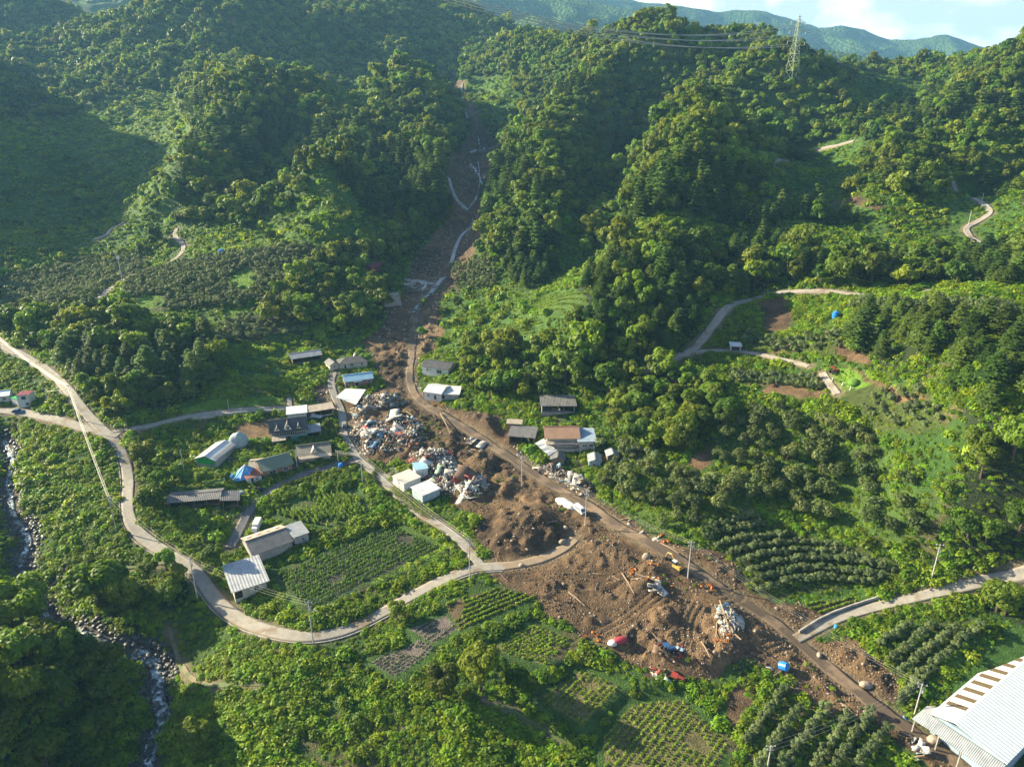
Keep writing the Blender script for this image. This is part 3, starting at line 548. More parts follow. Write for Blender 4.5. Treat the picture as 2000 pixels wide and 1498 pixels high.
# ------------------------------------------------------------------ foliage prototypes
def quads(c, n, size, asp=.7):
    k = len(c); n = n/np.maximum(np.linalg.norm(n, axis=1, keepdims=True), 1e-6); r = rng.normal(size=(k, 3)); a = np.cross(n, r); a /= np.linalg.norm(a, axis=1, keepdims=True)+1e-9; b = np.cross(n, a)
    s = (size*rng.uniform(.7, 1.3, k))[:, None]; a = a*s; b = b*s*asp
    V = np.stack([c-a, c-b*.9+n*s*.12, c+a, c+b*.9+n*s*.12], 1).reshape(-1, 3); return V, np.arange(k*4).reshape(k, 4)
def dirs(k, up=-.3):
    d = rng.normal(size=(k*3, 3)); d /= np.linalg.norm(d, axis=1, keepdims=True); d = d[d[:, 2] > up]; return d[:k]
def crown_broad(name, Rr, Hh, lobes, nl, leaf, mat, base=.25, lr=(.30, .48)):
    """crown of overlapping leaf clumps; origin at the foot of the trunk"""
    cs = []; z0 = Hh*base; cz = (Hh+z0)/2; hz = (Hh-z0)/2
    V = []; 
    for i in range(lobes):
        d = dirs(1, -.75)[0]; q = rng.uniform(.45, .80); r = Rr*rng.uniform(*lr); c = np.array([d[0]*Rr*q, d[1]*Rr*q, cz+d[2]*(hz-r*.55)*q*1.1+hz*.1])
        k = int(nl*(r/Rr/.4)**2); dd = dirs(k, -.55); dd = dd+.35*(c-np.array([0, 0, cz]))/Rr; dd /= np.linalg.norm(dd, axis=1, keepdims=True)
        p = c+dd*r*rng.uniform(.72, 1.08, (len(dd), 1))*np.array([1, 1, .85]); n = dd+rng.normal(size=dd.shape)*.42+np.array([0, 0, .25]); V.append((p, n))
    p = np.concatenate([a for a, b in V]); n = np.concatenate([b for a, b in V]); v, f = quads(p, n, leaf); return mesh_np(name, v, f, mat)
def crown_pine(name, Rr, Hh, tiers, br, leaf, mat, base=.3, pw=.75):
    P = []; Nn = []
    for t in range(tiers):
        fz = (t+.5)/tiers; rad = Rr*(1-fz)**pw*rng.uniform(.8, 1.1)+Rr*.12; z = Hh*(base+(1-base)*fz); a0 = rng.uniform(0, 6.3)
        for b in range(br):
            a = a0+b*6.283/br+rng.uniform(-.3, .3); L_ = rad*rng.uniform(.65, 1.1); k = int(10+22*L_/Rr); s = rng.uniform(.2, 1, k)**.7
            w = (rng.uniform(-1, 1, k))*L_*.32*np.sin(s*2.6)
            x = np.cos(a)*s*L_-np.sin(a)*w; y = np.sin(a)*s*L_+np.cos(a)*w; zz = z-s*s*L_*.10+rng.normal(size=k)*Hh*.012+s*.2
            P.append(np.stack([x, y, zz], 1)); Nn.append(np.stack([rng.normal(size=k)*.3+np.cos(a)*.25, rng.normal(size=k)*.3+np.sin(a)*.25, np.ones(k)], 1))
    v, f = quads(np.concatenate(P), np.concatenate(Nn), leaf, .6); return mesh_np(name, v, f, mat)
def mound(name, Rr, Hh, k, leaf, mat, lob=5):
    P = []; Nn = []
    for i in range(lob):
        a = rng.uniform(0, 6.3); q = rng.uniform(0, .62)*Rr; r = Rr*rng.uniform(.38, .6); c = np.array([math.cos(a)*q, math.sin(a)*q, 0]); d = dirs(k//lob, -.05)
        hh = Hh*rng.uniform(.6, 1.); P.append(c+d*np.array([r, r, hh])*rng.uniform(.8, 1.08, (len(d), 1))); Nn.append(d+rng.normal(size=d.shape)*.4+np.array([0, 0, .4]))
    v, f = quads(np.concatenate(P), np.concatenate(Nn), leaf, .75); return mesh_np(name, v, f, mat)
def trunk(name, Hh, r, limbs=4, Rr=3):
    b = MB(); b.tube([(0, 0, -1.2), (.1, .05, Hh*.35), (-.08, .1, Hh*.7)], [r*1.25, r*.8, r*.3])
    for i in range(limbs):
        a = i*6.283/limbs+.4; z = Hh*(.28+.08*i); b.tube([(0, 0, z), (math.cos(a)*Rr*.3, math.sin(a)*Rr*.3, z+Hh*.14), (math.cos(a)*Rr*.6, math.sin(a)*Rr*.6, z+Hh*.22)], [r*.5, r*.33, r*.12], 5)
    return b.mesh(name, BARK)
PB = [crown_broad('crown', 4.3*rng.uniform(.9, 1.1), 9.5*rng.uniform(.9, 1.12), 15, 150, .40, LM['broad'], .16) for i in range(5)]   # near
PBm = [crown_broad('crown', 4.2, 9.5*rng.uniform(.9, 1.1), 12, 60, .66, LM['broad'], .14) for i in range(5)]                     # farther
PBf = [crown_broad('crown', 4.4, 9*rng.uniform(.85, 1.15), 10, 24, 1.05, LM['broad'], .2) for i in range(5)]
PP = [crown_pine('crown', 4.2, 11*rng.uniform(.9, 1.1), 9, 8, .44, LM['pine'], .25) for i in range(3)]
PPm = [crown_pine('crown', 3.9, 11.5*rng.uniform(.9, 1.1), 7, 6, .72, LM['pine'], .2, .8) for i in range(3)]
PA = [crown_broad('crown', 1.75, 3.7*rng.uniform(.9, 1.1), 9, 62, .21, LM['apple'], .1, (.34, .52)) for i in range(4)]
PAd = [crown_broad('crown', 2.1, 3.6*rng.uniform(.9, 1.1), 9, 62, .24, LM['apple2'], .1, (.3, .5)) for i in range(3)]
PV = [mound('undergrowth', 1.5, 1.1, 170, .24, LM['vine'], 6) for i in range(5)]
PVf = [mound('undergrowth', 2.6, 1.5, 110, .46, LM['vine'], 6) for i in range(4)]
PC = dict(pepper=[mound('plant', .52, 1.1, 56, .17, LM['pepper'], 3) for i in range(3)], corn=[mound('plant', .55, 2.0, 60, .24, LM['crop'], 3) for i in range(3)],
          bean=[mound('plant', .52, .85, 60, .17, LM['crop'], 3) for i in range(3)], potato=[mound('plant', .45, .65, 34, .17, LM['crop'], 3) for i in range(3)], onion=[mound('plant', .34, .5, 26, .13, LM['onion'], 2) for i in range(3)])
TB = trunk('trunk', 9, .32, 4, 3.4); TP = trunk('trunk', 11, .26, 0); TA = trunk('trunk', 2.8, .09, 4, 1.2)
# ------------------------------------------------------------------ scattering of ground cover (nobody could count it): geometry nodes on surveyed points
def node_group(name, coll):
    g = bpy.data.node_groups.new(name, 'GeometryNodeTree'); g.interface.new_socket('Geometry', in_out='INPUT', socket_type='NodeSocketGeometry'); g.interface.new_socket('Geometry', in_out='OUTPUT', socket_type='NodeSocketGeometry')
    N = g.nodes.new; L = g.links.new; i = N('NodeGroupInput'); o = N('NodeGroupOutput'); ins = N('GeometryNodeInstanceOnPoints'); ci = N('GeometryNodeCollectionInfo')
    ci.inputs['Collection'].default_value = coll; ci.inputs['Separate Children'].default_value = True; ci.inputs['Reset Children'].default_value = True
    def at(nm, t):
        q = N('GeometryNodeInputNamedAttribute'); q.data_type = t; q.inputs['Name'].default_value = nm; return q.outputs['Attribute']
    ins.inputs['Pick Instance'].default_value = True; L(i.outputs[0], ins.inputs['Points']); L(ci.outputs[0], ins.inputs['Instance']); L(at('kind_index', 'INT'), ins.inputs['Instance Index'])
    L(at('turn', 'FLOAT_VECTOR'), ins.inputs['Rotation']); L(at('size', 'FLOAT_VECTOR'), ins.inputs['Scale']); L(ins.outputs[0], o.inputs[0]); return g
CNT = {}
def scatter(name, label, x, y, size, protos, dz=0., zs=None):
    if len(x) == 0: return
    coll = bpy.data.collections.new(name)
    for k, me in enumerate(protos): coll.objects.link(bpy.data.objects.new('%s_shape' % name, me))
    n = len(x); co = np.stack([x, y, H(x, y)+dz], 1).astype(np.float32); me = bpy.data.meshes.new(name); me.vertices.add(n); me.vertices.foreach_set('co', co.ravel())
    a = me.attributes.new('kind_index', 'INT', 'POINT'); a.data.foreach_set('value', rng.integers(0, len(protos), n).astype(np.int32))
    a = me.attributes.new('turn', 'FLOAT_VECTOR', 'POINT'); t = np.zeros((n, 3), np.float32); t[:, 2] = rng.uniform(0, 6.28, n); a.data.foreach_set('vector', t.ravel())
    a = me.attributes.new('size', 'FLOAT_VECTOR', 'POINT'); s = np.repeat(np.asarray(size, np.float32)[:, None]*np.ones((n, 1), np.float32), 3, 1); s[:, 2] *= rng.uniform(.8, 1.2, n) if zs is None else zs
    a.data.foreach_set('vector', s.astype(np.float32).ravel())
    o = tag(link(name, me), label, kind='stuff'); md = o.modifiers.new('scatter', 'NODES'); md.node_group = node_group(name, coll); CNT[name] = CNT.get(name, 0)+n; return o
def cand(st, y0, y1, marg=1.12, jit=.45):
    X, Y = np.meshgrid(np.arange(-marg*y1-20, marg*y1+20, st), np.arange(y0, y1, st*.92)); X = X+rng.uniform(-jit, jit, X.shape)*st; Y = Y+rng.uniform(-jit, jit, Y.shape)*st
    m = np.abs(X) < (Y*marg+25); return X[m], Y[m]
HOUSE = []     # footprints kept clear: (x, y, radius)
def anyin(Ps, x, y):
    r = np.zeros(np.shape(x), bool)
    for P in Ps: r |= inside(P, x, y)
    return r
def vegetation():
    K = [f[0] for f in FIELDS]
    individuals = {'broadleaf_tree': [], 'pine_tree': [], 'apple_tree': []}
    # near woods, region by region
    for P, sp, st, place in FOREST:
        x0, y0 = P.min(0); x1, y1 = P.max(0); X, Y = np.meshgrid(np.arange(x0, x1, st), np.arange(y0, y1, st)); X = (X+rng.uniform(-.42, .42, X.shape)*st).ravel(); Y = (Y+rng.uniform(-.42, .42, Y.shape)*st).ravel()
        m = inside(P, X, Y) & (dline(smooth(STREAM[0], 1), X, Y, False, 14) > 6.5) & clear(X, Y, 2.6) & ~anyin(LAWN+K, X, Y) & ~anyin([P2+0. for P2 in MUD[:1]], X, Y); X, Y = X[m], Y[m]
        for x, y in zip(X, Y):
            kd = 'pine_tree' if (sp == 'p' or (sp == 'bp' and vnoise(np.array(x/18), np.array(y/18), 5) > .12)) else 'broadleaf_tree'
            individuals[kd].append((x, y, st/6.2*float(np.exp(rng.normal()*.22)), place))
    for s, r, kd in SPECIAL:
        (u, v), = pix(s); x, y = hit(u, v); individuals[kd].append((x, y, r, SPECIAL_L[s]))
    # far woods
    X, Y = cand(6.6, 400, 760); m = clear(X, Y, 3) & ~anyin(OPEN+LAWN+K+MUD+[o[0] for o in ORCH]+[f[0] for f in FOREST], X, Y) & ~anyin([NOWOOD], X, Y)
    X, Y = X[m], Y[m]; s = .95*np.exp(rng.normal(size=len(X))*.26); pn = fbm(X, Y, 60, 2, 91) > .27
    scatter('forest', 'mixed green wood covering the middle spurs', X[~pn], Y[~pn], s[~pn], PBm, -.6); scatter('pine_forest', 'dark layered pine stands on the middle spurs', X[pn], Y[pn], s[pn], PPm, -.6)
    X, Y = cand(7.4, 760, 1560, 1.0); m = ~anyin(OPEN+MUD+LAWN, X, Y); X, Y = X[m], Y[m]; s = 1.05*np.exp(rng.normal(size=len(X))*.25)
    scatter('mountain_forest', 'dense green forest on the high slopes', X, Y, s, PBf, -.8)
    # orchards
    for P, st, place in ORCH:
        x0, y0 = P.min(0); x1, y1 = P.max(0); X, Y = np.meshgrid(np.arange(x0, x1, st), np.arange(y0, y1, st)); j = .18 if st < 4 else .36; X = (X+rng.uniform(-j, j, X.shape)*st).ravel(); Y = (Y+rng.uniform(-j, j, Y.shape)*st).ravel()
        m = inside(P, X, Y) & clear(X, Y, 1.8) & ~anyin(LAWN+K+[f[0] for f in FOREST], X, Y) & (rng.random(len(X)) > (.2 if st > 4 else .08))
        for x, y in zip(X[m], Y[m]): individuals['apple_tree'].append((x, y, st/3.5*rng.uniform(.85, 1.25), place))
    for s, t in ROWS:
        P = smooth(G(s), 2); seg = np.hypot(*np.diff(P, axis=0).T); c = np.r_[0, np.cumsum(seg)]
        for q in np.arange(0, c[-1], 1.25): individuals['apple_tree'].append((np.interp(q, c, P[:, 0])+rng.uniform(-.25, .25), np.interp(q, c, P[:, 1])+rng.uniform(-.25, .25), rng.uniform(.60, .84), ROWL[t]))
    LIM = {'broadleaf_tree': 285, 'pine_tree': 190, 'apple_tree': 298}
    words = {'broadleaf_tree': ('tree', 'leafy green tree'), 'pine_tree': ('pine', 'dark layered pine'), 'apple_tree': ('apple tree', 'bushy apple tree')}
    for kd, L_ in individuals.items():
        def vis(t):
            u, v = proj(t[0], t[1], zat(t[0], t[1])+3); return (-20 < u < 2020 and -20 < v < 1540)
        L_ = [t for t in L_ if vis(t) or kd != 'apple_tree']; L_.sort(key=lambda t: (0 if 'alone:' in t[3] else 1, 0 if vis(t) else 1, math.hypot(t[0], t[1])/t[2]))
        near, rest = L_[:LIM[kd]], L_[LIM[kd]:]
        for k, (x, y, s, place) in enumerate(near):
            far = y > 260; ps = {'broadleaf_tree': PBm if far else PB, 'pine_tree': PP, 'apple_tree': PAd if 'old' in place else PA}[kd]; tk = {'broadleaf_tree': TB, 'pine_tree': TP, 'apple_tree': TA}[kd]
            if place.startswith('alone:'): lb, gr = place[6:], None
            else: lb, gr = words[kd][1]+' '+place, words[kd][0]+' group '+place
            o = thing(kd, lb, words[kd][0], (x, y, zat(x, y)-.15), rng.uniform(0, 6.28), gr); z_ = s*rng.uniform(.88, 1.12); o.scale = (s, s, z_*(.84 if kd == 'pine_tree' else 1))
            link('crown', ps[k % len(ps)], o); link('trunk', tk, o)
        if rest:
            A = np.array([t[:3] for t in rest]); nm = {'broadleaf_tree': 'wood', 'pine_tree': 'pine_wood', 'apple_tree': 'orchard'}[kd]; lb = {'broadleaf_tree': 'more leafy trees filling the woods', 'pine_tree': 'more pines filling the woods', 'apple_tree': 'grey green orchard trees farther off'}[kd]
            scatter(nm, lb, A[:, 0], A[:, 1], A[:, 2], {'broadleaf_tree': PBm, 'pine_tree': PPm, 'apple_tree': PA}[kd], -.2)
    # undergrowth
    def cover(st, y0, y1, protos, sz, label, name='undergrowth'):
        X, Y = cand(st, y0, y1); bare = anyin(MUD+LAWN+K, X, Y); edge = fbm(X, Y, 9, 3, 71); m = ~bare & clear(X, Y, .9) & (edge > -.6)
        for f in FIELDS: m &= dline(f[0], X, Y, True, 8) > 2.3
        thin = anyin(GRASSY, X, Y) & (rng.random(len(X)) < .6); oldo = anyin([o[0] for o in ORCH], X, Y) & (rng.random(len(X)) < .45); m &= ~thin & ~oldo & ~(anyin(NOCOV, X, Y) & (rng.random(len(X)) < .8))
        for P in STREAM: m &= dline(smooth(P, 1), X, Y, False, 12) > 3.6
        X, Y = X[m], Y[m]; s = sz*(1+fbm(X, Y, 11, 3, 72)*1.0)*rng.uniform(.7, 1.25, len(X)); op = anyin(OPEN+GRASSY+[o[0] for o in ORCH], X, Y); s = np.where(op, s*.75, s)
        scatter(name, label, X, Y, s, protos, -.15)
    cover(1.55, 100, 215, PV, 1.0, 'tangled bright green vines and bushes on the near banks'); cover(2.1, 215, 330, PV, 1.3, 'tangled bright green vines and bushes round the village'); cover(3.2, 330, 620, PVf, 1.0, 'green brush covering the hillside clearings')
    X, Y = cand(4.2, 620, 1250, 1.0); m = anyin(OPEN, X, Y) & (rng.random(len(X)) > .1); X, Y = X[m], Y[m]; scatter('undergrowth', 'green scrub in the high clearings', X, Y, rng.uniform(.6, 1.5, len(X)), PVf, -.4)
    X, Y = cand(1.3, 110, 420); m = anyin(LAWN, X, Y) & clear(X, Y, .5); X, Y = X[m], Y[m]; scatter('grass', 'short bright grass on the small lawns', X, Y, rng.uniform(.3, .55, len(X)), PV, -.15, .6)
    X, Y = cand(1.5, 110, 300); m = anyin(GRASSY+NOCOV+[ORCH[4][0]], X, Y) & clear(X, Y, .5) & ~anyin(K+MUD, X, Y); X, Y = X[m], Y[m]; scatter('grass', 'rough grass between the orchard rows and behind the warehouse', X, Y, rng.uniform(.3, .75, len(X)), PV, -.15, .7)
    X, Y = cand(17, 430, 1250, .8); m = anyin(OPEN[:5], X, Y) & clear(X, Y, 3) & (fbm(X, Y, 45, 3, 19) > -.15); X, Y = X[m], Y[m]; scatter('thicket', 'scattered young trees in the clearings', X, Y, rng.uniform(.45, .9, len(X)), PBf, -.5)
    X, Y = cand(6.5, 105, 330); m = clear(X, Y, 3) & ~anyin(MUD+LAWN+K+[o[0] for o in ORCH]+[f[0] for f in FOREST], X, Y) & (fbm(X, Y, 20, 3, 15) > -.05) & ~anyin(NOCOV, X, Y)
    for P in STREAM: m &= dline(smooth(P, 1), X, Y, False, 14) > 8
    for f in FIELDS: m &= dline(f[0], X, Y, True, 8) > 3.4
    X, Y = X[m], Y[m]; scatter('bushes', 'taller vine covered bushes standing out of the undergrowth', X, Y, rng.uniform(1.1, 2.3, len(X)), PV, -.2, 1.2)
    X, Y = cand(10, 330, 900); m = clear(X, Y, 3) & anyin(OPEN+GRASSY, X, Y) & (fbm(X, Y, 40, 3, 16) > -.1); X, Y = X[m], Y[m]; scatter('bushes', 'bigger bushes dotted over the open slopes', X, Y, rng.uniform(1.0, 2.2, len(X)), PVf, -.2, 1.3)
    # weeds in the mud
    X, Y = cand(3.2, 110, 420); m = inside(MUD[0], X, Y) & clear(X, Y, 1) & (fbm(X, Y, 16, 3, 81) > .33); scatter('weeds', 'small green weeds in the mud', X[m], Y[m], rng.uniform(.25, .6, m.sum()), PV)
    # crops
    for P, d, gap, kd, up in FIELDS:
        a = np.array(hit(d[0], d[1])); b = np.array(hit(d[2], d[3])); t = (b-a)/np.hypot(*(b-a)); n = np.array([-t[1], t[0]]); c = P.mean(0); Lm = np.hypot(*(P-c).T).max(); st = {'pepper': .8, 'corn': .8, 'bean': .62, 'potato': .8, 'onion': .5}[kd]
        A, B = np.meshgrid(np.arange(-Lm, Lm, st), np.arange(-Lm, Lm, gap)); A = A.ravel()+rng.uniform(-.12, .12, A.size); B = B.ravel()+rng.uniform(-.1, .1, B.size); x = c[0]+t[0]*A+n[0]*B; y = c[1]+t[1]*A+n[1]*B
        m = inside(P, x, y) & clear(x, y, 1.) & (rng.random(len(x)) > (.04 if kd != 'potato' else .07)) & (fbm(x, y, 9, 2, 17) > -.55)
        scatter('crop_plants', {'pepper': 'dark green pepper rows', 'corn': 'tall pale green corn rows', 'bean': 'bright green crop rows', 'onion': 'sparse grey green onion rows', 'potato': 'low yellow green vegetable rows'}[kd]+' in a small field', x[m], y[m], rng.uniform(.75, 1.2, m.sum())*(1.2 if y.mean() > 300 else 1), PC[kd])
NOWOOD = G("-40 530,300 490,360 440,640 430,700 480,790 480,850 500,960 510,1100 570,1240 640,1330 720,1500 560,1850 560,2040 560,2040 1100,-40 1100")
SPECIAL_L = {}
SPECIAL = []
def sp(s, r, kd, label): SPECIAL.append((s, r, kd)); SPECIAL_L[s] = 'alone:'+label
sp("422 1110", .95, 'broadleaf_tree', 'round leafy tree shading the corrugated roof by the road')
sp("776 1212", .62, 'broadleaf_tree', 'small dark tree on the lower edge of the road curve')
sp("940 1352", 1.35, 'broadleaf_tree', 'large dark tree standing between the lower fields')
sp("862 1365", 1.0, 'broadleaf_tree', 'dark tree joined to the left of the large field tree')
sp("1010 1345", .8, 'broadleaf_tree', 'smaller dark tree to the right of the large field tree')
sp("385 1462", 1.0, 'broadleaf_tree', 'round sunlit bush tree beside the bottom stream')
sp("825 660", .75, 'broadleaf_tree', 'lone bright tree standing on the mud by the valley road')
sp("828 598", .55, 'broadleaf_tree', 'small dark tree left standing in the landslide')
sp("612 862", .0001, 'broadleaf_tree', 'x')
SPECIAL.pop()
sp("642 850", .75, 'broadleaf_tree', 'trimmed green tree between the dormer house and the black car')
sp("716 708", .65, 'broadleaf_tree', 'small green tree behind the damaged grey house')
sp("895 603", .85, 'broadleaf_tree', 'round tree at the head of the terraced fields')
sp("1340 860", 1.15, 'broadleaf_tree', 'vine hung tree above the orange earth slip')
sp("1395 790", .9, 'broadleaf_tree', 'pale leafy tree under the hill road junction')
sp("880 1070", .0001, 'broadleaf_tree', 'x'); SPECIAL.pop()
sp("925 1030", .42, 'broadleaf_tree', 'grey green bush tree at the edge of the mud heap')
sp("445 990", .0001, 'broadleaf_tree', 'x'); SPECIAL.pop()
sp("442 945", .5, 'broadleaf_tree', 'bushy tree in front of the blue tarpaulin tent')
sp("395 945", .55, 'broadleaf_tree', 'small tree in front of the green walled barn')
sp("1185 915", .0001, 'broadleaf_tree', 'x'); SPECIAL.pop()
sp("1180 945", .7, 'broadleaf_tree', 'pale tree hiding the blue grey hut')
sp("675 905", .35, 'broadleaf_tree', 'little round tree at the village lane corner')
sp("730 428", .7, 'pine_tree', 'lone small conifer on the sunlit grass knoll')
sp("130 720", 1.5, 'pine_tree', 'broad layered cedar overhanging the left road')
sp("185 690", 1.5, 'pine_tree', 'tall layered cedar behind the overhanging one')
sp("1175 640", 1.3, 'pine_tree', 'tall pointed fir on the foot of the spur')
sp("1560 520", 1.4, 'pine_tree', 'big blue green fir by the hill road end')
sp("1815 540", 1.4, 'pine_tree', 'large rounded fir on the upper right slope')
# ------------------------------------------------------------------ buildings
def fp(x, y, yaw, hl, hd): HOUSE.append((x, y, math.cos(yaw), math.sin(yaw), hl, hd))
def clear(x, y, r=1.):
    k = road_d(x, y) > r
    for hx, hy, c, s, hl, hd in HOUSE:
        dx, dy = x-hx, y-hy; a = np.abs(dx*c+dy*s); b = np.abs(-dx*s+dy*c); k &= ~((a < hl+r*.45) & (b < hd+r*.45))
    return k
M_ = lambda *a, **k: surf(*a, **k)
WHITE = M_('white_paint', (.62, .62, .60), (.42, .41, .38), 1.2, .6); CREAM = M_('cream_wall', (.50, .45, .36), (.36, .31, .24), 1.5, .8); BRICK = M_('brown_brick', (.26, .16, .11), (.17, .105, .075), 6, .85)
CONC = M_('bare_concrete', (.36, .34, .31), (.22, .21, .19), .8, .9, bumpd=.05); GLASS = M_('window_glass', (.04, .06, .075), (.02, .03, .04), 2, .12, spec=.8); DARKIN = M_('dark_interior', (.03, .027, .024), None, 2, .9)
TEAL = M_('teal_wall', (.06, .20, .20), (.10, .26, .25), 2, .6); GREENT = M_('green_sheet', (.02, .36, .08), (.03, .28, .07), 1, .5); WOOD = M_('weathered_wood', (.24, .17, .11), (.14, .10, .07), 3, .85)
def roofm(name, c, c2=None, rib=.35, d='X', metal=.0, rough=.5): return surf(name, c, c2, .45, rough, metal=metal, rib=rib, ribdir=d, detail=6)
RWHITE = roofm('white_metal_roof', (.60, .61, .63), (.46, .47, .48), .5); RBLUE = roofm('pale_blue_metal_roof', (.22, .42, .56), (.30, .46, .56), .4); RGREY = roofm('grey_metal_roof', (.30, .32, .34), (.20, .22, .24), .4)
RDARK = roofm('dark_tile_roof', (.055, .058, .062), (.09, .09, .092), .3); ROLIVE = roofm('olive_tile_roof', (.17, .165, .125), (.11, .11, .09), .3); RGREEN = roofm('dull_green_roof', (.13, .185, .125), (.17, .20, .15), .3)
RBROWN = roofm('brown_metal_roof', (.30, .175, .11), (.24, .14, .09), .3); RBEIGE = roofm('beige_slate_roof', (.42, .35, .27), (.28, .24, .19), .5); RRUST = roofm('rust_red_roof', (.25, .07, .04), (.17, .06, .04), .3); ROLD = roofm('old_slate_roof', (.17, .165, .16), (.10, .10, .095), .6); RMAROON = roofm('maroon_roof', (.22, .03, .05), (.15, .02, .04), .4)
def slab(b, q, t=.14):
    q = [Vector(p) for p in q]; n = (q[1]-q[0]).cross(q[3]-q[0]).normalized()
    if n.z < 0: n = -n
    b.hull([p-n*t for p in q], q)
def opening(parent, kind, side, L, D, x, z, w, h, frame, pane):
    yaw = {'f': 0, 'b': math.pi, 'r': math.pi/2, 'l': -math.pi/2}[side]; d = D/2 if side in 'fb' else L/2
    M = Matrix.Rotation(yaw, 4, 'Z')
    def mk(nm, bx, mat, par):
        b = MB()
        for c, s in bx: b.box(c, s)
        b.v = [tuple(M @ Vector(v)) for v in b.v]; return b.obj(nm, mat, par)
    y = -d-.03
    f = mk(kind, [((x, y, z+h/2+.05), (w+.2, .12, .1)), ((x, y, z-h/2-.05), (w+.2, .12, .1)), ((x-w/2-.05, y, z), (.1, .12, h)), ((x+w/2+.05, y, z), (.1, .12, h))]+([((x, y+.01, z), (.07, .09, h))] if kind == 'window' else []), frame, parent)
    mk('pane' if kind == 'window' else 'door_leaf', [((x, y+.035, z), (w, .04, h))], pane, f)
def roof_mesh(kind, L, D, hw, rh, o, oe=None):
    oe = o if oe is None else oe; b = MB(); x0, x1, y0, y1 = -L/2-o, L/2+o, -D/2-oe, D/2+oe; e = hw-rh*oe/(D/2)
    if kind == 'x': slab(b, [(x0, y0, e), (x1, y0, e), (x1, 0, hw+rh), (x0, 0, hw+rh)]); slab(b, [(x1, y1, e), (x0, y1, e), (x0, 0, hw+rh+.003), (x1, 0, hw+rh+.003)]); b.box((0, 0, hw+rh+.05), (L+2*o, .35, .12))
    elif kind == 'y': e = hw-rh*oe/(L/2); slab(b, [(x0, y0, e), (0, y0, hw+rh), (0, y1, hw+rh), (x0, y1, e)]); slab(b, [(x1, y1, e), (0, y1, hw+rh+.003), (0, y0, hw+rh+.003), (x1, y0, e)]); b.box((0, 0, hw+rh+.05), (.3, D+2*oe, .1))
    elif kind == 'mono': slab(b, [(x0, y0, hw-rh*oe/D+.15), (x1, y0, hw-rh*oe/D+.15), (x1, y1, hw+rh*(1+oe/D)+.15), (x0, y1, hw+rh*(1+oe/D)+.15)])
    elif kind == 'monoR': slab(b, [(x0, y0, hw+rh*(1+o/L)+.15), (x1, y0, hw-rh*o/L+.15), (x1, y1, hw-rh*o/L+.15), (x0, y1, hw+rh*(1+o/L)+.15)])
    elif kind == 'hip':
        r = min(L, D)/2*.95; a, c = (-L/2+r, 0, hw+rh), (L/2-r, 0, hw+rh); t = .15
        P = [(x0, y0, e), (x1, y0, e), (x1, y1, e), (x0, y1, e)]
        b.poly([P[0], P[1], c, a]); b.poly([P[2], P[3], a, c]); b.poly([P[1], P[2], c]); b.poly([P[3], P[0], a]); Q = [(p[0], p[1], p[2]-t) for p in P]; b.poly(Q[::-1]); [b.poly([Q[i], Q[(i+1) % 4], P[(i+1) % 4], P[i]]) for i in range(4)]
    return b
def house(name, label, cat, fl, fr, D, hw, roof='x', rh=1.6, wall=WHITE, rmat=RGREY, win=(), door=(), o=.5, oe=None, frame=WHITE, open_front=False, pane=GLASS, back=False, group=None):
    (u0, v0), = pix(fl); (u1, v1), = pix(fr); A = np.array(hit(u0, v0)); B = np.array(hit(u1, v1)); t = B-A; L = float(np.hypot(*t)); t = t/L; n = np.array([-t[1], t[0]]); c = (A+B)/2+n*D/2; yaw = math.atan2(t[1], t[0])
    z = (zat(*A)+zat(*B))/2+.15; zb = zat(*((A+B)/2+n*D)); z = max(z, zb-1.3); T = thing(name, label, cat, (c[0], c[1], z), yaw, group); fp(c[0], c[1], yaw, L/2+.5, D/2+.5)
    b = MB(); s = -2.2
    if open_front:
        b.box((0, D/2-.1, (hw+s)/2), (L, .2, hw-s)); b.box((-L/2+.1, -.1, (hw+s)/2), (.2, D-.2, hw-s)); b.box((L/2-.1, -.1, (hw+s)/2), (.2, D-.2, hw-s)); b.box((0, 0, -.9), (L-.42, D-.3, 2.)); b.obj('wall', wall, T)
        k = max(2, int(L/3.5)+1)
        for i in range(k): MB().box((-L/2+.15+(L-.3)*i/(k-1), -D/2+.1, hw/2-.3), (.18, .18, hw+.6)).obj('post', WOOD, T)
    else:
        b.hull([(-L/2, -D/2, s), (L/2, -D/2, s), (L/2, D/2, s), (-L/2, D/2, s)], [(-L/2, -D/2, hw), (L/2, -D/2, hw), (L/2, D/2, hw), (-L/2, D/2, hw)])
        if roof == 'x': b.hull([(-L/2, -D/2, hw), (-L/2, D/2, hw), (-L/2, 0, hw+rh-.16)], [(L/2, -D/2, hw), (L/2, D/2, hw), (L/2, 0, hw+rh-.16)])
        elif roof == 'y': b.hull([(-L/2, -D/2, hw), (L/2, -D/2, hw), (0, -D/2, hw+rh-.16)], [(-L/2, D/2, hw), (L/2, D/2, hw), (0, D/2, hw+rh-.16)])
        elif roof == 'mono': b.hull([(-L/2, -D/2, hw), (-L/2, D/2, hw), (-L/2, D/2, hw+rh)], [(L/2, -D/2, hw), (L/2, D/2, hw), (L/2, D/2, hw+rh)])
        elif roof == 'monoR': b.hull([(-L/2, -D/2, hw), (L/2, -D/2, hw), (-L/2, -D/2, hw+rh)], [(-L/2, D/2, hw), (L/2, D/2, hw), (-L/2, D/2, hw+rh)])
        b.obj('wall', wall, T)
    roof_mesh(roof, L, D, hw, rh, o, oe).obj('roof', rmat, T)
    for sd_, x, zc, w, h in win: opening(T, 'window', sd_, L, D, x*(L if sd_ in 'fb' else D)/2, zc, w, h, frame, pane)
    for sd_, x, w, h in door: opening(T, 'door', sd_, L, D, x*(L if sd_ in 'fb' else D)/2, h/2+.05, w, h, frame, DARKIN)
    return T, L, D
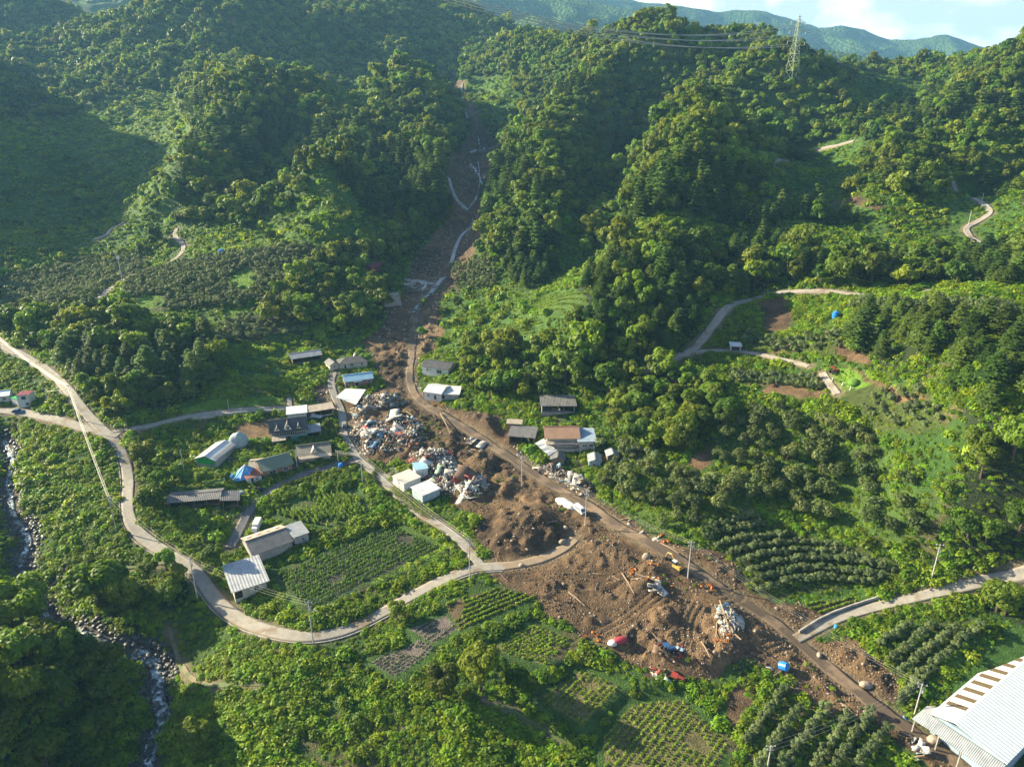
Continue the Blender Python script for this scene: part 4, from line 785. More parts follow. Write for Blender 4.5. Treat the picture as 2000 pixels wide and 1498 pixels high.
house('shed', 'long grey tin shed among trees above the village lane', 'shed', "572 712", "628 704", 7, 3, 'x', 1.3, WOOD, RGREY, o=.6, open_front=True)
house('house', 'damaged cream house with dark broken hip roof', 'house', "664 722", "718 716", 7, 2.9, 'hip', 1.7, CREAM, RDARK, win=[('f', -.1, 1.6, 1.5, 1.1), ('f', .6, 1.6, .9, 1.1)], door=[('f', -.6, .9, 2)])
house('house_wing', 'small dark roofed wing left of the damaged cream house', 'house', "645 724", "663 720", 6, 2.6, 'y', 1.3, CREAM, RDARK, win=[('f', 0, 1.5, .9, .9)])
T, L, D = house('house', 'brick house with bright pale blue metal roof beside the mud', 'house', "675 757", "729 751", 7, 3.1, 'x', 1.7, BRICK, RBLUE, win=[('f', -.68, 1.7, 1.4, 1.2), ('f', .2, 1.7, .9, 1.2), ('f', .72, 1.7, 1.3, 1.2)], door=[('f', -.15, 1.5, 2.1)], o=.5)
b = MB(); slab(b, [(-2.6, -4.6, 2.5), (1.2, -4.6, 2.5), (1.2, -3.53, 2.75), (-2.6, -3.53, 2.75)]); b.obj('porch_roof', RWHITE, T)
house('shed', 'white shed with flat white roof behind the dormer house', 'shed', "562 823", "600 820", 6.5, 3.1, 'mono', .5, WHITE, RWHITE, o=.4)
house('carport', 'open carport with beige slate roof beside the white shed', 'carport', "603 818", "652 810", 5, 2.9, 'mono', .5, CONC, RBEIGE, o=.5, open_front=True)
T, L, D = house('house', 'two storey house with black roof, three dormers and teal front', 'house', "532 866", "600 857", 8.5, 4.6, 'x', 3.2, TEAL, RDARK, win=[('f', -.85+i*.21, 3.0, 1.3, 1.7) for i in range(9)], door=[('f', .0, 1.6, 2.1)], o=.7)
for x, s in ((-.62, .8), (-.02, 1.25), (.6, .8)):
    g = MB(); X = x*L/2; w = 1.5*s; zt = 4.9+2.2*s; y0 = -D/2-.25; g.hull([(X-w*.8, y0, 4.8), (X+w*.8, y0, 4.8), (X, y0, zt-.3)], [(X-w*.8, -.6, 4.8), (X+w*.8, -.6, 4.8), (X, -.6, zt-.3)]); d_ = g.obj('dormer', WHITE, T)
    r_ = MB(); slab(r_, [(X-w, y0-.3, 4.7), (X, y0-.3, zt), (X, .2, zt), (X-w, .2, 4.7)]); slab(r_, [(X+w, .2, 4.7), (X, .2, zt+.003), (X, y0-.3, zt+.003), (X+w, y0-.3, 4.7)]); r_.obj('dormer_roof', RDARK, d_); MB().box((X, y0-.03, 5.5), (.7*s, .05, .8*s)).obj('dormer_window', GLASS, d_)
b = MB(); slab(b, [(-L/2, -D/2-4.2, 2.3), (-.1*L, -D/2-4.2, 2.3), (-.1*L, -D/2-.1, 2.8), (-L/2, -D/2-.1, 2.8)]); b.obj('porch_roof', RBEIGE, T)
for x in (-L/2+.3, -.3*L, -.12*L): MB().box((x, -D/2-4, 1.05), (.16, .16, 2.5)).obj('post', WOOD, T)
house('house_annex', 'grey roofed annex at the right of the dormer house', 'annex', "601 858", "627 854", 6, 2.7, 'mono', .6, CONC, RGREY, o=.4, open_front=True)
T, L, D = house('house', 'long house with brown tiled roof and white awning', 'house', "584 904", "646 895", 7.5, 3.2, 'x', 2.2, CREAM, ROLIVE, win=[('f', -.6, 1.6, 1.8, 1.3), ('f', .1, 1.6, 2.2, 1.3), ('f', .7, 1.6, 1.6, 1.3)], o=.6)
b = MB(); slab(b, [(-L/2, -D/2-2.6, 2.4), (L/2+.4, -D/2-2.6, 2.4), (L/2+.4, -D/2-.05, 2.9), (-L/2, -D/2-.05, 2.9)]); b.obj('awning', RBEIGE, T)
g = MB(); y0 = -D/2-.3; g.hull([(-1.3, y0, 3.3), (1.3, y0, 3.3), (0, y0, 5.2)], [(-1.3, -.8, 3.3), (1.3, -.8, 3.3), (0, -.8, 5.2)]); g.obj('gable', CREAM, T)
for i in range(5): MB().box((-L/2+.3+(L-.5)*i/4, -D/2-2.4, 1.0), (.14, .14, 2.7)).obj('post', WOOD, T)
house('house', 'brick house with dull green roof above the curved lane', 'house', "515 937", "572 920", 9, 3.6, 'x', 2.3, BRICK, RGREEN, win=[('f', -.35, 1.8, 2.6, 1.5), ('f', .55, 1.8, 1.6, 1.5), ('r', 0, 1.8, 1.4, 1.2)], o=.7)
house('annex', 'little white room with rust red roof against the brick house', 'annex', "484 947", "512 939", 5, 2.5, 'mono', .8, WHITE, RRUST, win=[('f', .4, 1.3, .8, .8)], door=[('f', -.3, .9, 2)])
house('house_wing', 'beige roofed wing behind the blue tarpaulin tent', 'annex', "490 928", "512 926", 7, 3, 'x', 1.1, CREAM, RBEIGE)
T, L, D = house('barn', 'white roofed barn with bright green end sheet', 'barn', "385 911", "424 914", 13, 3.0, 'y', 1.4, CONC, RWHITE, o=.35, oe=.6)
MB().box((0, -D/2-.06, 2.0), (L*.82, .06, 2.6)).obj('green_sheet', GREENT, T)
house('shed', 'long low shed with wavy dark slate roof left of the lane', 'shed', "330 992", "430 986", 6.5, 2.5, 'x', .8, WOOD, ROLD, o=.6, open_front=True)
house('shed', 'sagging dark sheet shed next to the long low shed', 'shed', "436 992", "466 989", 6, 2.3, 'monoR', .9, WOOD, ROLD, o=.7, open_front=True)
T, L, D = house('barn', 'long barn with dark front roof and striped beige back roof', 'barn', "497 1100", "572 1072", 11, 3.2, 'x', 1.9, CONC, ROLD, o=.5)
b = MB(); slab(b, [(L/2+.5, D/2+.6, 3.05), (-L/2-.5, D/2+.6, 3.05), (-L/2-.5, .05, 5.22), (L/2+.5, .05, 5.22)]); b.obj('back_roof', RBEIGE, T)
b = MB(); [b.box((-L/2+1.5+i*3.1, D/2-1.6, 3.98), (1.4, 2.6, .05), tilt=(-math.atan2(2.17, 4.8), 0, 0)) for i in range(int(L/3.1))]; b.obj('white_roof_sheet', WHITE, T)
house('barn_annex', 'grey roofed square annex at the end of the striped barn', 'annex', "577 1069", "604 1058", 7, 3.6, 'mono', .5, CONC, RGREY, win=[('f', .2, 1.9, .9, .9)], o=.4)
house('open_shed', 'shed with large pale corrugated roof on the road bend', 'shed', "461 1178", "522 1150", 11.5, 3.3, 'mono', 1.2, CREAM, roofm('corrugated_roof', (.42, .43, .44), (.30, .31, .32), .9), win=[('f', .35, 1.7, 1.2, 1.3)], door=[('f', -.75, 2.2, 2.4)], o=.9)
house('storage_shed', 'white flat storage shed with grey metal front roof', 'shed', "826 985", "859 967", 6.5, 3.0, 'mono', .5, M_('pale_blue_wall', (.36, .44, .48), None, 1, .6), RWHITE, o=.4)
house('storage_shed', 'cream topped shed joined behind the white flat shed', 'shed', "790 962", "822 944", 7, 3.0, 'mono', .3, WHITE, roofm('cream_roof', (.58, .54, .47), (.48, .45, .4), .5), o=.3)
house('storage_shed', 'low shed with light blue roof at the rubble edge', 'shed', "812 936", "836 930", 5, 3.4, 'mono', .3, WHITE, RBLUE, o=.3)
house('house', 'white bungalow with dark grey roof right of the valley road', 'house', "825 732", "876 735", 9, 3.6, 'x', 1.5, WHITE, RDARK, win=[('f', -.6, 1.8, .7, .9), ('f', .3, 1.6, 2.4, 1.5)], frame=CREAM, o=.6)
T, L, D = house('house', 'white roofed shed house by the bend of the valley road', 'house', "829 781", "862 784", 10, 3.3, 'x', 1.3, WHITE, RWHITE, win=[('f', -.5, 1.6, 1, 1)], door=[('f', .3, 1, 2)], o=.4)
house('lean_to', 'concrete walled lean-to with wide white roof', 'shed', "858 782", "896 779", 7.5, 2.4, 'mono', .7, CONC, RWHITE, o=.4, open_front=False, door=[('f', -.6, 1.5, 2)])
house('shed', 'open fronted shed with grey roof below the wood', 'shed', "1058 814", "1122 806", 8, 3.2, 'mono', .9, CONC, ROLD, o=.8, open_front=True)
T, L, D = house('house', 'two storey house with wide brown metal roof', 'house', "1068 882", "1128 876", 9.5, 4.8, 'x', 2.1, CREAM, RBROWN, win=[('f', -.7+i*.28, 1.6, 1.6, 1.2) for i in range(6)], o=1.0)
b = MB(); slab(b, [(-L/2-.5, -D/2-2.4, 2.7), (L/2, -D/2-2.4, 2.7), (L/2, -D/2-.05, 3.2), (-L/2-.5, -D/2-.05, 3.2)]); b.obj('veranda_roof', RBEIGE, T); MB().box((0, -D/2-2.3, .1), (L, .15, 1.2)).obj('veranda_wall', CONC, T)
house('house_annex', 'blue grey roofed annex right of the brown roof house', 'annex', "1130 884", "1162 880", 9, 3.6, 'mono', .9, CONC, roofm('blue_grey_roof', (.30, .38, .46), (.24, .31, .38), .4), win=[('f', -.3, 1.8, 1.6, 1.2), ('f', .5, 1.8, 1.4, 1.2)], o=.6)
house('shed', 'patched grey tin shed left of the brown roof house', 'shed', "994 869", "1043 871", 7.5, 3.4, 'mono', .9, WOOD, ROLD, o=.5, open_front=True)
house('shed', 'small pale roofed lean-to behind the patched tin shed', 'shed', "990 846", "1018 845", 3, 3.9, 'mono', .4, WOOD, RBEIGE, o=.3)
house('hut', 'blue grey hut half hidden by a pale tree', 'hut', "1150 915", "1173 913", 5.5, 2.7, 'y', .9, M_('pale_blue_wall', (.36, .44, .48)), RGREY, win=[('f', -.2, 1.5, .8, .8)])
house('hut', 'tiny grey roofed hut at the edge of the wood', 'hut', "1186 903", "1207 899", 4, 2.4, 'y', .9, WOOD, RGREY)
house('hut', 'dark slate hut beside the debris under the brown roof house', 'hut', "1076 907", "1101 907", 4.2, 2.2, 'y', .9, WOOD, ROLD)
house('hut', 'maroon roofed hut on the slope above the retaining wall', 'hut', "727 536", "755 533", 6, 3.2, 'x', 1.2, M_('maroon_wall', (.20, .05, .05)), RMAROON, o=.7)
T, L, D = house('house', 'two storey white container house with maroon flat top', 'house', "38 797", "61 793", 4.5, 5.2, 'mono', .15, WHITE, RMAROON, win=[('f', .1, 4.0, 1.4, 1.1), ('f', .5, 1.3, .9, .8), ('l', 0, 4, .8, 1)], o=.1, frame=DARKIN)
house('house_annex', 'low white annex left of the container house', 'annex', "24 789", "37 793", 5, 2.7, 'mono', .15, WHITE, GREENT, o=.1)
house('house', 'white house with pale blue roof at the left edge', 'house', "-12 790", "20 784", 6, 3.2, 'x', 1.2, WHITE, RBLUE, win=[('f', .4, 1.7, 1.2, 1)])
T, L, D = house('pavilion', 'tiny open shelter with white roof beside the hill track', 'shelter', "1427 688", "1446 688", 4, 2.6, 'mono', .3, WHITE, RWHITE, o=.5, open_front=True)
# warehouse bottom right: long hall, grey lower aprons, skylight strips
def warehouse():
    z = zat(*hit(1825, 1440)); h_ = z+5.8
    def pl(u, v): dx = (u-1000)/F; dy = (v-749)/F; q = CP-dy*SP; Y = (h_-CZ)/((-SP-dy*CP)/q); return np.array([Y*dx/q, Y])
    A = pl(1826, 1395); n = pl(1988, 1257)-A; n /= np.hypot(*n); t = np.array([n[1], -n[0]]); L = float((pl(1958, 1488)-A) @ t); D = 64.; B = A+t*L; yaw = math.atan2(t[1], t[0]); c = (A+B)/2+n*D/2; print('WH', A, B, L, yaw)
    T = thing('warehouse', 'big warehouse with white metal roof and dark skylight strips', 'warehouse', (c[0], c[1], z), yaw); fp(c[0], c[1], yaw, L/2+2, D/2+2)
    x0, x1, y0, y1 = -L/2, L/2, -D/2, D/2; h = 6.0; xr = x0+L*.30; hr = h+1.6
    MB().hull([(x0, y0, -3), (x1, y0, -3), (x1, y1, -3), (x0, y1, -3)], [(x0, y0, h), (x1, y0, h-.4), (x1, y1, h-.4), (x0, y1, h)]).obj('wall', M_('blue_wall', (.30, .40, .48), (.24, .33, .40), 1, .6), T)
    W2 = roofm('white_warehouse_roof', (.62, .68, .70), (.55, .61, .63), 1.1, 'Y'); W3 = roofm('white_skylight_side', (.58, .58, .56), (.48, .48, .45), .7, 'Y')
    b = MB(); slab(b, [(xr, y0-.6, hr), (x1+.8, y0-.6, h-.25), (x1+.8, y1, h-.25), (xr, y1, hr)], .2); b.obj('roof', W2, T)
    b = MB(); slab(b, [(x0-.8, y0-.6, h-.25), (xr, y0-.6, hr+.004), (xr, y1, hr+.004), (x0-.8, y1, h-.25)], .2); r = b.obj('skylight_roof', W3, T)
    SK = M_('brown_skylight', (.10, .075, .045), (.14, .10, .06), 3, .4); k = 12; dz = (hr-(h-.25))/(xr-x0+.8)
    for i in range(k):
        y = y0+5.2+i*4.05; b = MB(); xa, xb = x0-.2, xr-.5; za, zb = h-.25+dz*(xa-x0+.8)+.05, h-.25+dz*(xb-x0+.8)+.05; slab(b, [(xa, y, za), (xb, y, zb), (xb, y+1.7, zb), (xa, y+1.7, za)], .04); b.obj('skylight', SK, r)
    b = MB(); slab(b, [(x0-3.2, y0-3.6, h-2.2), (xr-1, y0-3.6, h-1.9), (xr-1, y0-.62, h-.5), (x0-1.2, y0-.62, h-.5)], .12); slab(b, [(x0-3.2, y0-3.6, h-2.2), (x0-.85, y0-.62, h-.5), (x0-.85, y0+3.5, h-.6), (x0-3.2, y0+3.5, h-2.2)], .12); b.obj('corner_apron_roof', RGREY, T)
    b = MB(); slab(b, [(xr-.96, y0-3.9, h-2.0), (x1+.6, y0-3.9, h-2.2), (x1+.6, y0-.64, h-.7), (xr-.96, y0-.64, h-.5)], .12); b.obj('front_apron_roof', RGREY, T)
    for x in (x0-2.6, x0+3, x0+8, x0+13): MB().box((x, y0-3.2, 1.2), (.25, .25, 5.2)).obj('post', CONC, T)
    (hu, hv) = hit(1915, 1492); g = thing('sheet_pile', 'corrugated grey sheet leaning by the warehouse front', 'sheet', (hu, hv, zat(hu, hv)+.8), yaw-.1); b = MB(); slab(b, [(-2.6, -1.6, 0), (2.6, -1.9, .1), (2.6, 1.6, 1.1), (-2.6, 1.6, 1.0)], .1); b.obj('sheet', RGREY, g)
warehouse()
# ------------------------------------------------------------------ walls, tarpaulins, tanks
def pz(s): (u, v), = pix(s); x, y = hit(u, v); return x, y, zat(x, y)
def strip_wall(name, label, cat, s, h, th, mat, dz=0):
    P = smooth(G(s), 1); b = MB(); prev = None
    for i, p in enumerate(P):
        t = P[min(i+1, len(P)-1)]-P[max(i-1, 0)]; t /= np.hypot(*t)+1e-9; n = np.array([-t[1], t[0]])*th/2; z = zat(*p); r = [(p[0]-n[0], p[1]-n[1], z-1.2), (p[0]+n[0], p[1]+n[1], z-1.2), (p[0]+n[0], p[1]+n[1], z+h), (p[0]-n[0], p[1]-n[1], z+h)]
        if prev: b.hull(prev, r)
        prev = r
    return tag(b.obj(name, mat), label, cat)
strip_wall('concrete_wall', 'low grey wall along the muddy side road', 'wall', "1560 1236,1610 1204,1680 1179,1735 1162", .9, .35, CONC)
strip_wall('concrete_wall', 'long pale wall under the village lane behind the houses', 'wall', "376 820,450 811,520 806,556 804", 1.2, .4, CONC)
x, y, z = pz("764 600"); T = thing('retaining_wall', 'tall stepped concrete retaining wall at the landslide', 'wall', (x, y+2, z), .55)
for i in range(3): MB().box((0, 1.2*i, 1.0+1.9*i), (11, 2.2, 3.7+.01*i)).obj('wall_step', CONC, T)
b = MB(); [b.box((-5.2+i*1.15, -1.15, 1.0), (.16, .12, 3.4)) for i in range(10)]; b.obj('rib', CONC, T); fp(x, y+2, .55, 7, 4); x, y, z = pz("740 548"); fp(x, y, 0, 8, 6); x, y, z = pz("1665 752"); fp(x, y-3, 0, 5, 7)
def blob(rx, ry, h, seed, mat, name, parent=None, loc=None, rz=0, rough=.18, fold=6):
    v, f = ICO3; v = v.copy(); v = v[:, :]*1.; n = fbm(v[:, 0]*fold+seed, v[:, 1]*fold+v[:, 2]*fold*.7, 2., 3, seed)*rough+1
    v = v*n[:, None]*np.array([rx, ry, h]); v[:, 2] = np.maximum(v[:, 2], -.3); return link(name, mesh_np(name, v, f, mat, False), parent, loc, rz)
TARPG = M_('grey_tarpaulin', (.30, .36, .38), (.22, .27, .29), 1, .5); TARPB = M_('blue_tarpaulin', (.03, .22, .55), (.10, .36, .62), .8, .45); TARPW = M_('white_tarpaulin', (.62, .60, .58), (.45, .44, .42), 1, .6); TARPR = M_('red_tarpaulin', (.36, .04, .06), (.22, .03, .04), 1, .5); TARPK = M_('black_netting', (.02, .022, .024), None, 2, .8)
x, y, z = pz("467 868"); tag(blob(3.9, 3.2, 6.2, 3, TARPG, 'covered_heap', loc=(x, y, z), rough=.34, fold=3), 'tall heap covered with grey tarpaulin', 'covered heap'); fp(x, y, 0, 3.5, 3)
x, y, z = pz("1107 986"); tag(blob(5.0, 2.3, 1.5, 9, TARPW, 'covered_heap', loc=(x, y, z), rz=-.75, rough=.4, fold=3), 'long heap under a white tarpaulin behind the van', 'covered heap')
x, y, z = pz("1212 1252"); tag(blob(2.3, 1.2, 1.0, 12, TARPR, 'red_bundle', loc=(x, y, z+.3), rz=.15), 'bright red tarpaulin bundle at the edge of the mud', 'bundle')
x, y, z = pz("1196 1257"); tag(blob(1.3, 1.2, .9, 17, TARPW, 'white_bundle', loc=(x, y, z+.2)), 'crumpled white bundle beside the red tarpaulin', 'bundle')
x, y, z = pz("493 958"); tag(blob(4.2, 1.6, 1.2, 19, TARPK, 'netting_heap', loc=(x, y, z+.2), rz=.2), 'black netting heap in front of the rust roofed room', 'heap')
x, y, z = pz("477 962"); tag(blob(2.4, 1.6, 1.0, 23, TARPG, 'grey_bundle', loc=(x-1.5, y-1, z+.2), rz=.2), 'pale grey crumpled sheet beside the sagging shed', 'bundle')
x, y, z = pz("452 935"); tag(blob(3.6, 2.4, 1.9, 21, TARPB, 'blue_heap', loc=(x, y, z), rough=.3), 'light blue tarpaulin heap left of the tent', 'covered heap')
x, y, z = pz("477 940"); T = thing('tarpaulin_tent', 'pointed blue tarpaulin tent against the brick house', 'tent', (x, y+2, z), .2); b = MB(); c = [(-4.4, -3, .8), (-1.5, -4, 1.4), (2.6, -3.4, 1.8), (4, 2.5, 2.2), (-3.4, 3, 1.9)]
[b.poly([c[i], c[(i+1) % 5], (.2, .3, 5.6)]) for i in range(5)]; b.obj('tarpaulin', TARPB, T); MB().tube([(.2, .3, -.5), (.2, .3, 5.6)], .08).obj('pole', WOOD, T)
b = MB(); [b.tube([c[i], (.2, .3, 5.68)], .09, 5) for i in range(5)]; b.obj('seam_strip', TARPW, T)
x, y, z = pz("1088 872"); 
T = thing('fallen_roof_sheet', 'buckled pale blue roof sheet hanging in front of brown roof house', 'roof sheet', (x-4.5, y-3.5, z+.6), -.9); b = MB()
for i in range(6): slab(b, [(-4+i*1.35, -2.2, 1.6-i*.35+.3*(i % 2)), (-2.65+i*1.35, -2.2, 1.25-i*.35+.3*((i+1) % 2)), (-2.65+i*1.35, 2.2, 2.1-i*.35), (-4+i*1.35, 2.2, 2.4-i*.35)], .05)
b.obj('sheet', RWHITE, T)
# fallen white canopy by the heap
Pq = [pz("657 786"), pz("676 768"), pz("716 774"), pz("696 798")]; cz = sum(p[2] for p in Pq)/4; cx = sum(p[0] for p in Pq)/4; cy_ = sum(p[1] for p in Pq)/4; T = thing('fallen_canopy', 'large flat pale canopy roof collapsed beside the rubble', 'canopy roof', (cx, cy_, cz), 0)
b = MB(); slab(b, [(Pq[0][0]-cx, Pq[0][1]-cy_, 2.4), (Pq[1][0]-cx, Pq[1][1]-cy_, 3.0), (Pq[2][0]-cx, Pq[2][1]-cy_, 3.1), (Pq[3][0]-cx, Pq[3][1]-cy_, 1.6)], .18); b.obj('roof', RWHITE, T); fp(cx, cy_, 0, 6, 6)
for i in (0, 1, 2): MB().tube([(Pq[i][0]*.9+cx*.1-cx, Pq[i][1]*.9+cy_*.1-cy_, -1), (Pq[i][0]*.9+cx*.1-cx, Pq[i][1]*.9+cy_*.1-cy_, 2.3)], .1).obj('post', CONC, T)
PLB = M_('blue_plastic', (.02, .16, .52), (.03, .20, .58), 1, .35); LIDB = M_('pale_blue_plastic', (.06, .30, .62), None, 1, .35)
def tank(s, r, h, label, rot=(0, 0, 0), dz=0, mat=None):
    x, y, z = pz(s); T = thing('water_tank', label, 'tank', (x, y, z+dz)); T.rotation_euler = rot; MB().tube([(0, 0, 0), (0, 0, h*.05), (0, 0, h*.33), (0, 0, h*.36), (0, 0, h*.64), (0, 0, h*.67), (0, 0, h*.9), (0, 0, h)], [r*.95, r, r, r*1.05, r*1.05, r, r, r*.6], 18).obj('barrel', mat or PLB, T, sm=False); MB().tube([(0, 0, h-.02), (0, 0, h*1.08)], [r*.45, r*.42], 14).obj('lid', LIDB, T); fp(x, y, 0, r, r)
tank("1523 1304", 1.15, 2.3, 'blue plastic tank lying tilted at the mud edge', (1.2, .3, .6), .9); tank("1631 622", 1.3, 3.0, 'tall blue water tank on the terrace below the hill road'); tank("433 496", 1.9, 2.8, 'blue water tank by the left orchard track'); tank("1632 1226", .5, 1.0, 'small pale blue drum beside the side road', mat=LIDB); tank("703 985", .4, .7, 'little blue drum beside the corn patch')
tank("666 913", .9, 1.8, 'blue tank at the lane corner below the tree')
# grave lawn
def lumpy(name, label, cat, s, r, h, mat, sc_=(1, 1)): x, y, z = pz(s); return tag(blob(r*sc_[0], r*sc_[1], h, int(x) % 50, mat, name, loc=(x, y, z), rough=.05, fold=2), label, cat)
TURF = surf('turf', (.09, .19, .02), (.06, .13, .015), 1.5, .9, bumpd=.1); STONE = surf('pale_stone', (.34, .28, .22), (.20, .16, .12), 1.2, .85, bumpd=.25); STONED = surf('brown_stone', (.26, .20, .15), (.15, .115, .085), 1.2, .85, bumpd=.15)
lumpy('grave_mound', 'round grassy grave mound on the bright lawn', 'grave mound', "1668 749", 2.3, 1.8, TURF); lumpy('grave_mound', 'grassy grave mound on the curved lawn in the left orchard', 'grave mound', "470 562", 2.4, 1.5, TURF)
for s, l in (("1646 753", 'small white grave stone in front of the mound'), ("1626 744", 'upright white post at the left edge of the grave lawn'), ("1661 762", 'upright white post at the lower edge of the grave lawn')):
    x, y, z = pz(s); T = thing('grave_stone', l, 'grave stone', (x, y, z)); MB().box((0, 0, .55), (.45, .25, 1.5)).obj('slab', WHITE, T); MB().box((0, 0, .05), (.8, .6, .3)).obj('base', CONC, T)
# ------------------------------------------------------------------ vehicles
TYRE = M_('tyre', (.02, .02, .02), None, 2, .9); RIMM = M_('wheel_rim', (.4, .4, .4), None, 2, .4)
def wheels(T, xs, w, r=.33, wd=.24):
    for x in xs:
        for s in (-1, 1):
            t = MB().tube([(x, s*(w/2-wd), r), (x, s*(w/2-wd*.0), r)], r, 16).obj('wheel', TYRE, T); MB().tube([(x, s*(w/2-.02), r), (x, s*(w/2+.02), r)], r*.55, 10).obj('rim', RIMM, t)
def prof(pts, w, taper=0.):
    b = MB(); A = [(x, -w/2+(taper if z > pts[0][1]+.75 else 0), z) for x, z in pts]; B = [(x, w/2-(taper if z > pts[0][1]+.75 else 0), z) for x, z in pts]; b.hull(A, B); return b
def vehicle(name, label, cat, s, yaw, kind, paint, dz=0., tilt=(0, 0)):
    x, y, z = pz(s); T = thing(name, label, cat, (x, y, z+.12+dz), yaw); T.rotation_euler = (tilt[0], tilt[1], yaw); fp(x, y, yaw, 3, 1.6)
    if kind == 'car':
        prof([(-2.2, .35), (2.2, .35), (2.25, .75), (1.3, .95), (-2.1, 1.0), (-2.25, .7)], 1.8).obj('body', paint, T); prof([(-1.85, .96), (1.15, .93), (.45, 1.42), (-1.3, 1.45)], 1.55).obj('window', GLASS, T); MB().box((-.42, 0, 1.46), (1.6, 1.35, .06)).obj('roof', paint, T); wheels(T, (-1.35, 1.4), 1.8)
    elif kind == 'van':
        prof([(-2.4, .4), (2.3, .4), (2.45, .9), (2.1, 1.2), (1.5, 1.9), (-2.3, 1.95), (-2.4, 1.2)], 1.8).obj('body', paint, T); prof([(1.6, 1.22), (2.16, 1.2), (1.6, 1.84)], 1.5).obj('windscreen', GLASS, T); MB().box((-.2, 0, 1.5), (3.0, 1.84, .45)).obj('window', GLASS, T)
        for q in (-.65, .65): MB().box((2.44, q, .85), (.06, .3, .18)).obj('headlight', WHITE, T)
        MB().box((-.4, 0, 1.99), (3.2, 1.5, .05)).obj('roof_panel', paint, T); wheels(T, (-1.5, 1.5), 1.8)
    elif kind == 'truck':
        prof([(1.0, .45), (2.4, .45), (2.5, 1.1), (2.2, 1.9), (1.0, 1.95)], 1.7).obj('cab', paint, T); prof([(1.9, 1.2), (2.5, 1.15), (2.22, 1.75), (1.9, 1.85)], 1.74).obj('windscreen', GLASS, T); b = MB(); b.box((-.8, 0, .7), (3.4, 1.75, .12))
        for c, d in (((-.8, -.85, .95), (3.4, .06, .45)), ((-.8, .85, .95), (3.4, .06, .45)), ((-2.48, 0, .95), (.06, 1.7, .45))): b.box(c, d)
        b.obj('cargo_bed', paint, T); wheels(T, (-1.5, 1.6), 1.7)
    elif kind == 'boxtruck':
        prof([(1.4, .45), (2.9, .45), (3.0, 1.2), (2.7, 2.0), (1.4, 2.05)], 1.8).obj('cab', paint, T); prof([(2.4, 1.2), (3.0, 1.2), (2.74, 1.85), (2.4, 1.9)], 1.84).obj('windscreen', GLASS, T); MB().box((-.9, 0, 1.7), (4.4, 2.0, 2.1)).obj('cargo_box', paint, T); MB().box((-.9, 0, 2.79), (4.5, 2.08, .08)).obj('box_roof', WHITE, T); wheels(T, (-2.0, 2.0), 1.9, .38)
    elif kind == 'tractor':
        prof([(-.2, .8), (2.0, .8), (2.1, 1.5), (-.2, 1.65)], .8).obj('bonnet', paint, T); b = MB(); [b.box((a, c, 1.9), (.08, .08, 1.5)) for a in (-1.3, -.1) for c in (-.55, .55)]; b.obj('cab_frame', DARKIN, T); MB().box((-.7, 0, 2.68), (1.7, 1.5, .1)).obj('roof', paint, T); MB().box((-.9, 0, 1.35), (.6, .6, .5)).obj('seat', DARKIN, T)
        wheels(T, (-.9,), 2.0, .75, .4); wheels(T, (1.6,), 1.7, .42, .28)
    elif kind == 'excavator':
        for s_ in (-1, 1): prof([(-1.7, .1), (1.6, .1), (1.9, .5), (1.6, .85), (-1.7, .85), (-2.0, .5)], .5).obj('track', TYRE, T).location = (0, s_*1.0, 0)
        MB().hull([(-1.9, -1.2, .95), (1.1, -1.2, .95), (1.1, 1.2, .95), (-1.9, 1.2, .95)], [(-1.7, -1.1, 2.0), (1.0, -1.1, 1.9), (1.0, 1.1, 1.9), (-1.7, 1.1, 2.0)]).obj('body', paint, T); c = MB().box((.5, .62, 2.2), (1.3, .95, 1.5)).obj('cab', GLASS, T); MB().box((.5, .62, 3.0), (1.45, 1.1, .12)).obj('cab_roof', WHITE, c)
        a = MB().tube([(.9, -.2, 1.8), (2.6, -.2, 3.9), (4.2, -.2, 3.6)], [.28, .26, .2], 6).obj('boom', paint, T); MB().tube([(4.1, -.2, 3.7), (5.0, -.2, 1.4)], [.2, .16], 6).obj('dipper', paint, T); prof([(4.5, 1.5), (5.3, 1.6), (5.4, .7), (4.7, .5)], 1.1).obj('bucket', TYRE, T).location = (0, -.2, 0)
    return T
PK = M_('black_car_paint', (.02, .03, .035), None, 1, .2, spec=.6); PW = M_('white_car_paint', (.66, .67, .68), (.5, .5, .5), 2, .3, spec=.6); PBl = M_('blue_machine_paint', (.04, .14, .32), (.07, .11, .18), 2, .4); PR = M_('red_machine_paint', (.34, .04, .03), (.18, .05, .03), 2, .4); PY = M_('yellow_machine_paint', (.42, .26, .06), (.30, .19, .06), 2, .5)
vehicle('car', 'black hatchback parked on the lane beside the rubble heap', 'car', "674 836", 1.75, 'car', PK)
vehicle('van', 'white van stranded nose forward at the mud road edge', 'van', "1132 999", -1.0, 'van', PW, tilt=(.05, .08))
vehicle('pickup_truck', 'white pickup parked by the beige carport', 'truck', "618 817", 2.9, 'truck', PW)
vehicle('box_truck', 'small white box truck standing by the corn patch', 'truck', "502 1034", -1.5, 'boxtruck', PW)
vehicle('car', 'dark blue car parked by the left houses', 'car', "36 806", .1, 'car', PBl)
vehicle('tractor', 'blue tractor half sunk in the mud', 'tractor', "1302 1270", .2, 'tractor', PBl, -.3, (.2, .1))
vehicle('tractor', 'red tractor beside the grave lawn ramp', 'tractor', "1628 730", .3, 'tractor', PR)
vehicle('tractor', 'red machine wrecked near the bottom of the mud', 'tractor', "1325 1316", -.5, 'tractor', PR, -.6, (.9, .1))
vehicle('excavator', 'yellow excavator working beside the mud road', 'excavator', "1322 1112", 2.2, 'excavator', PY)
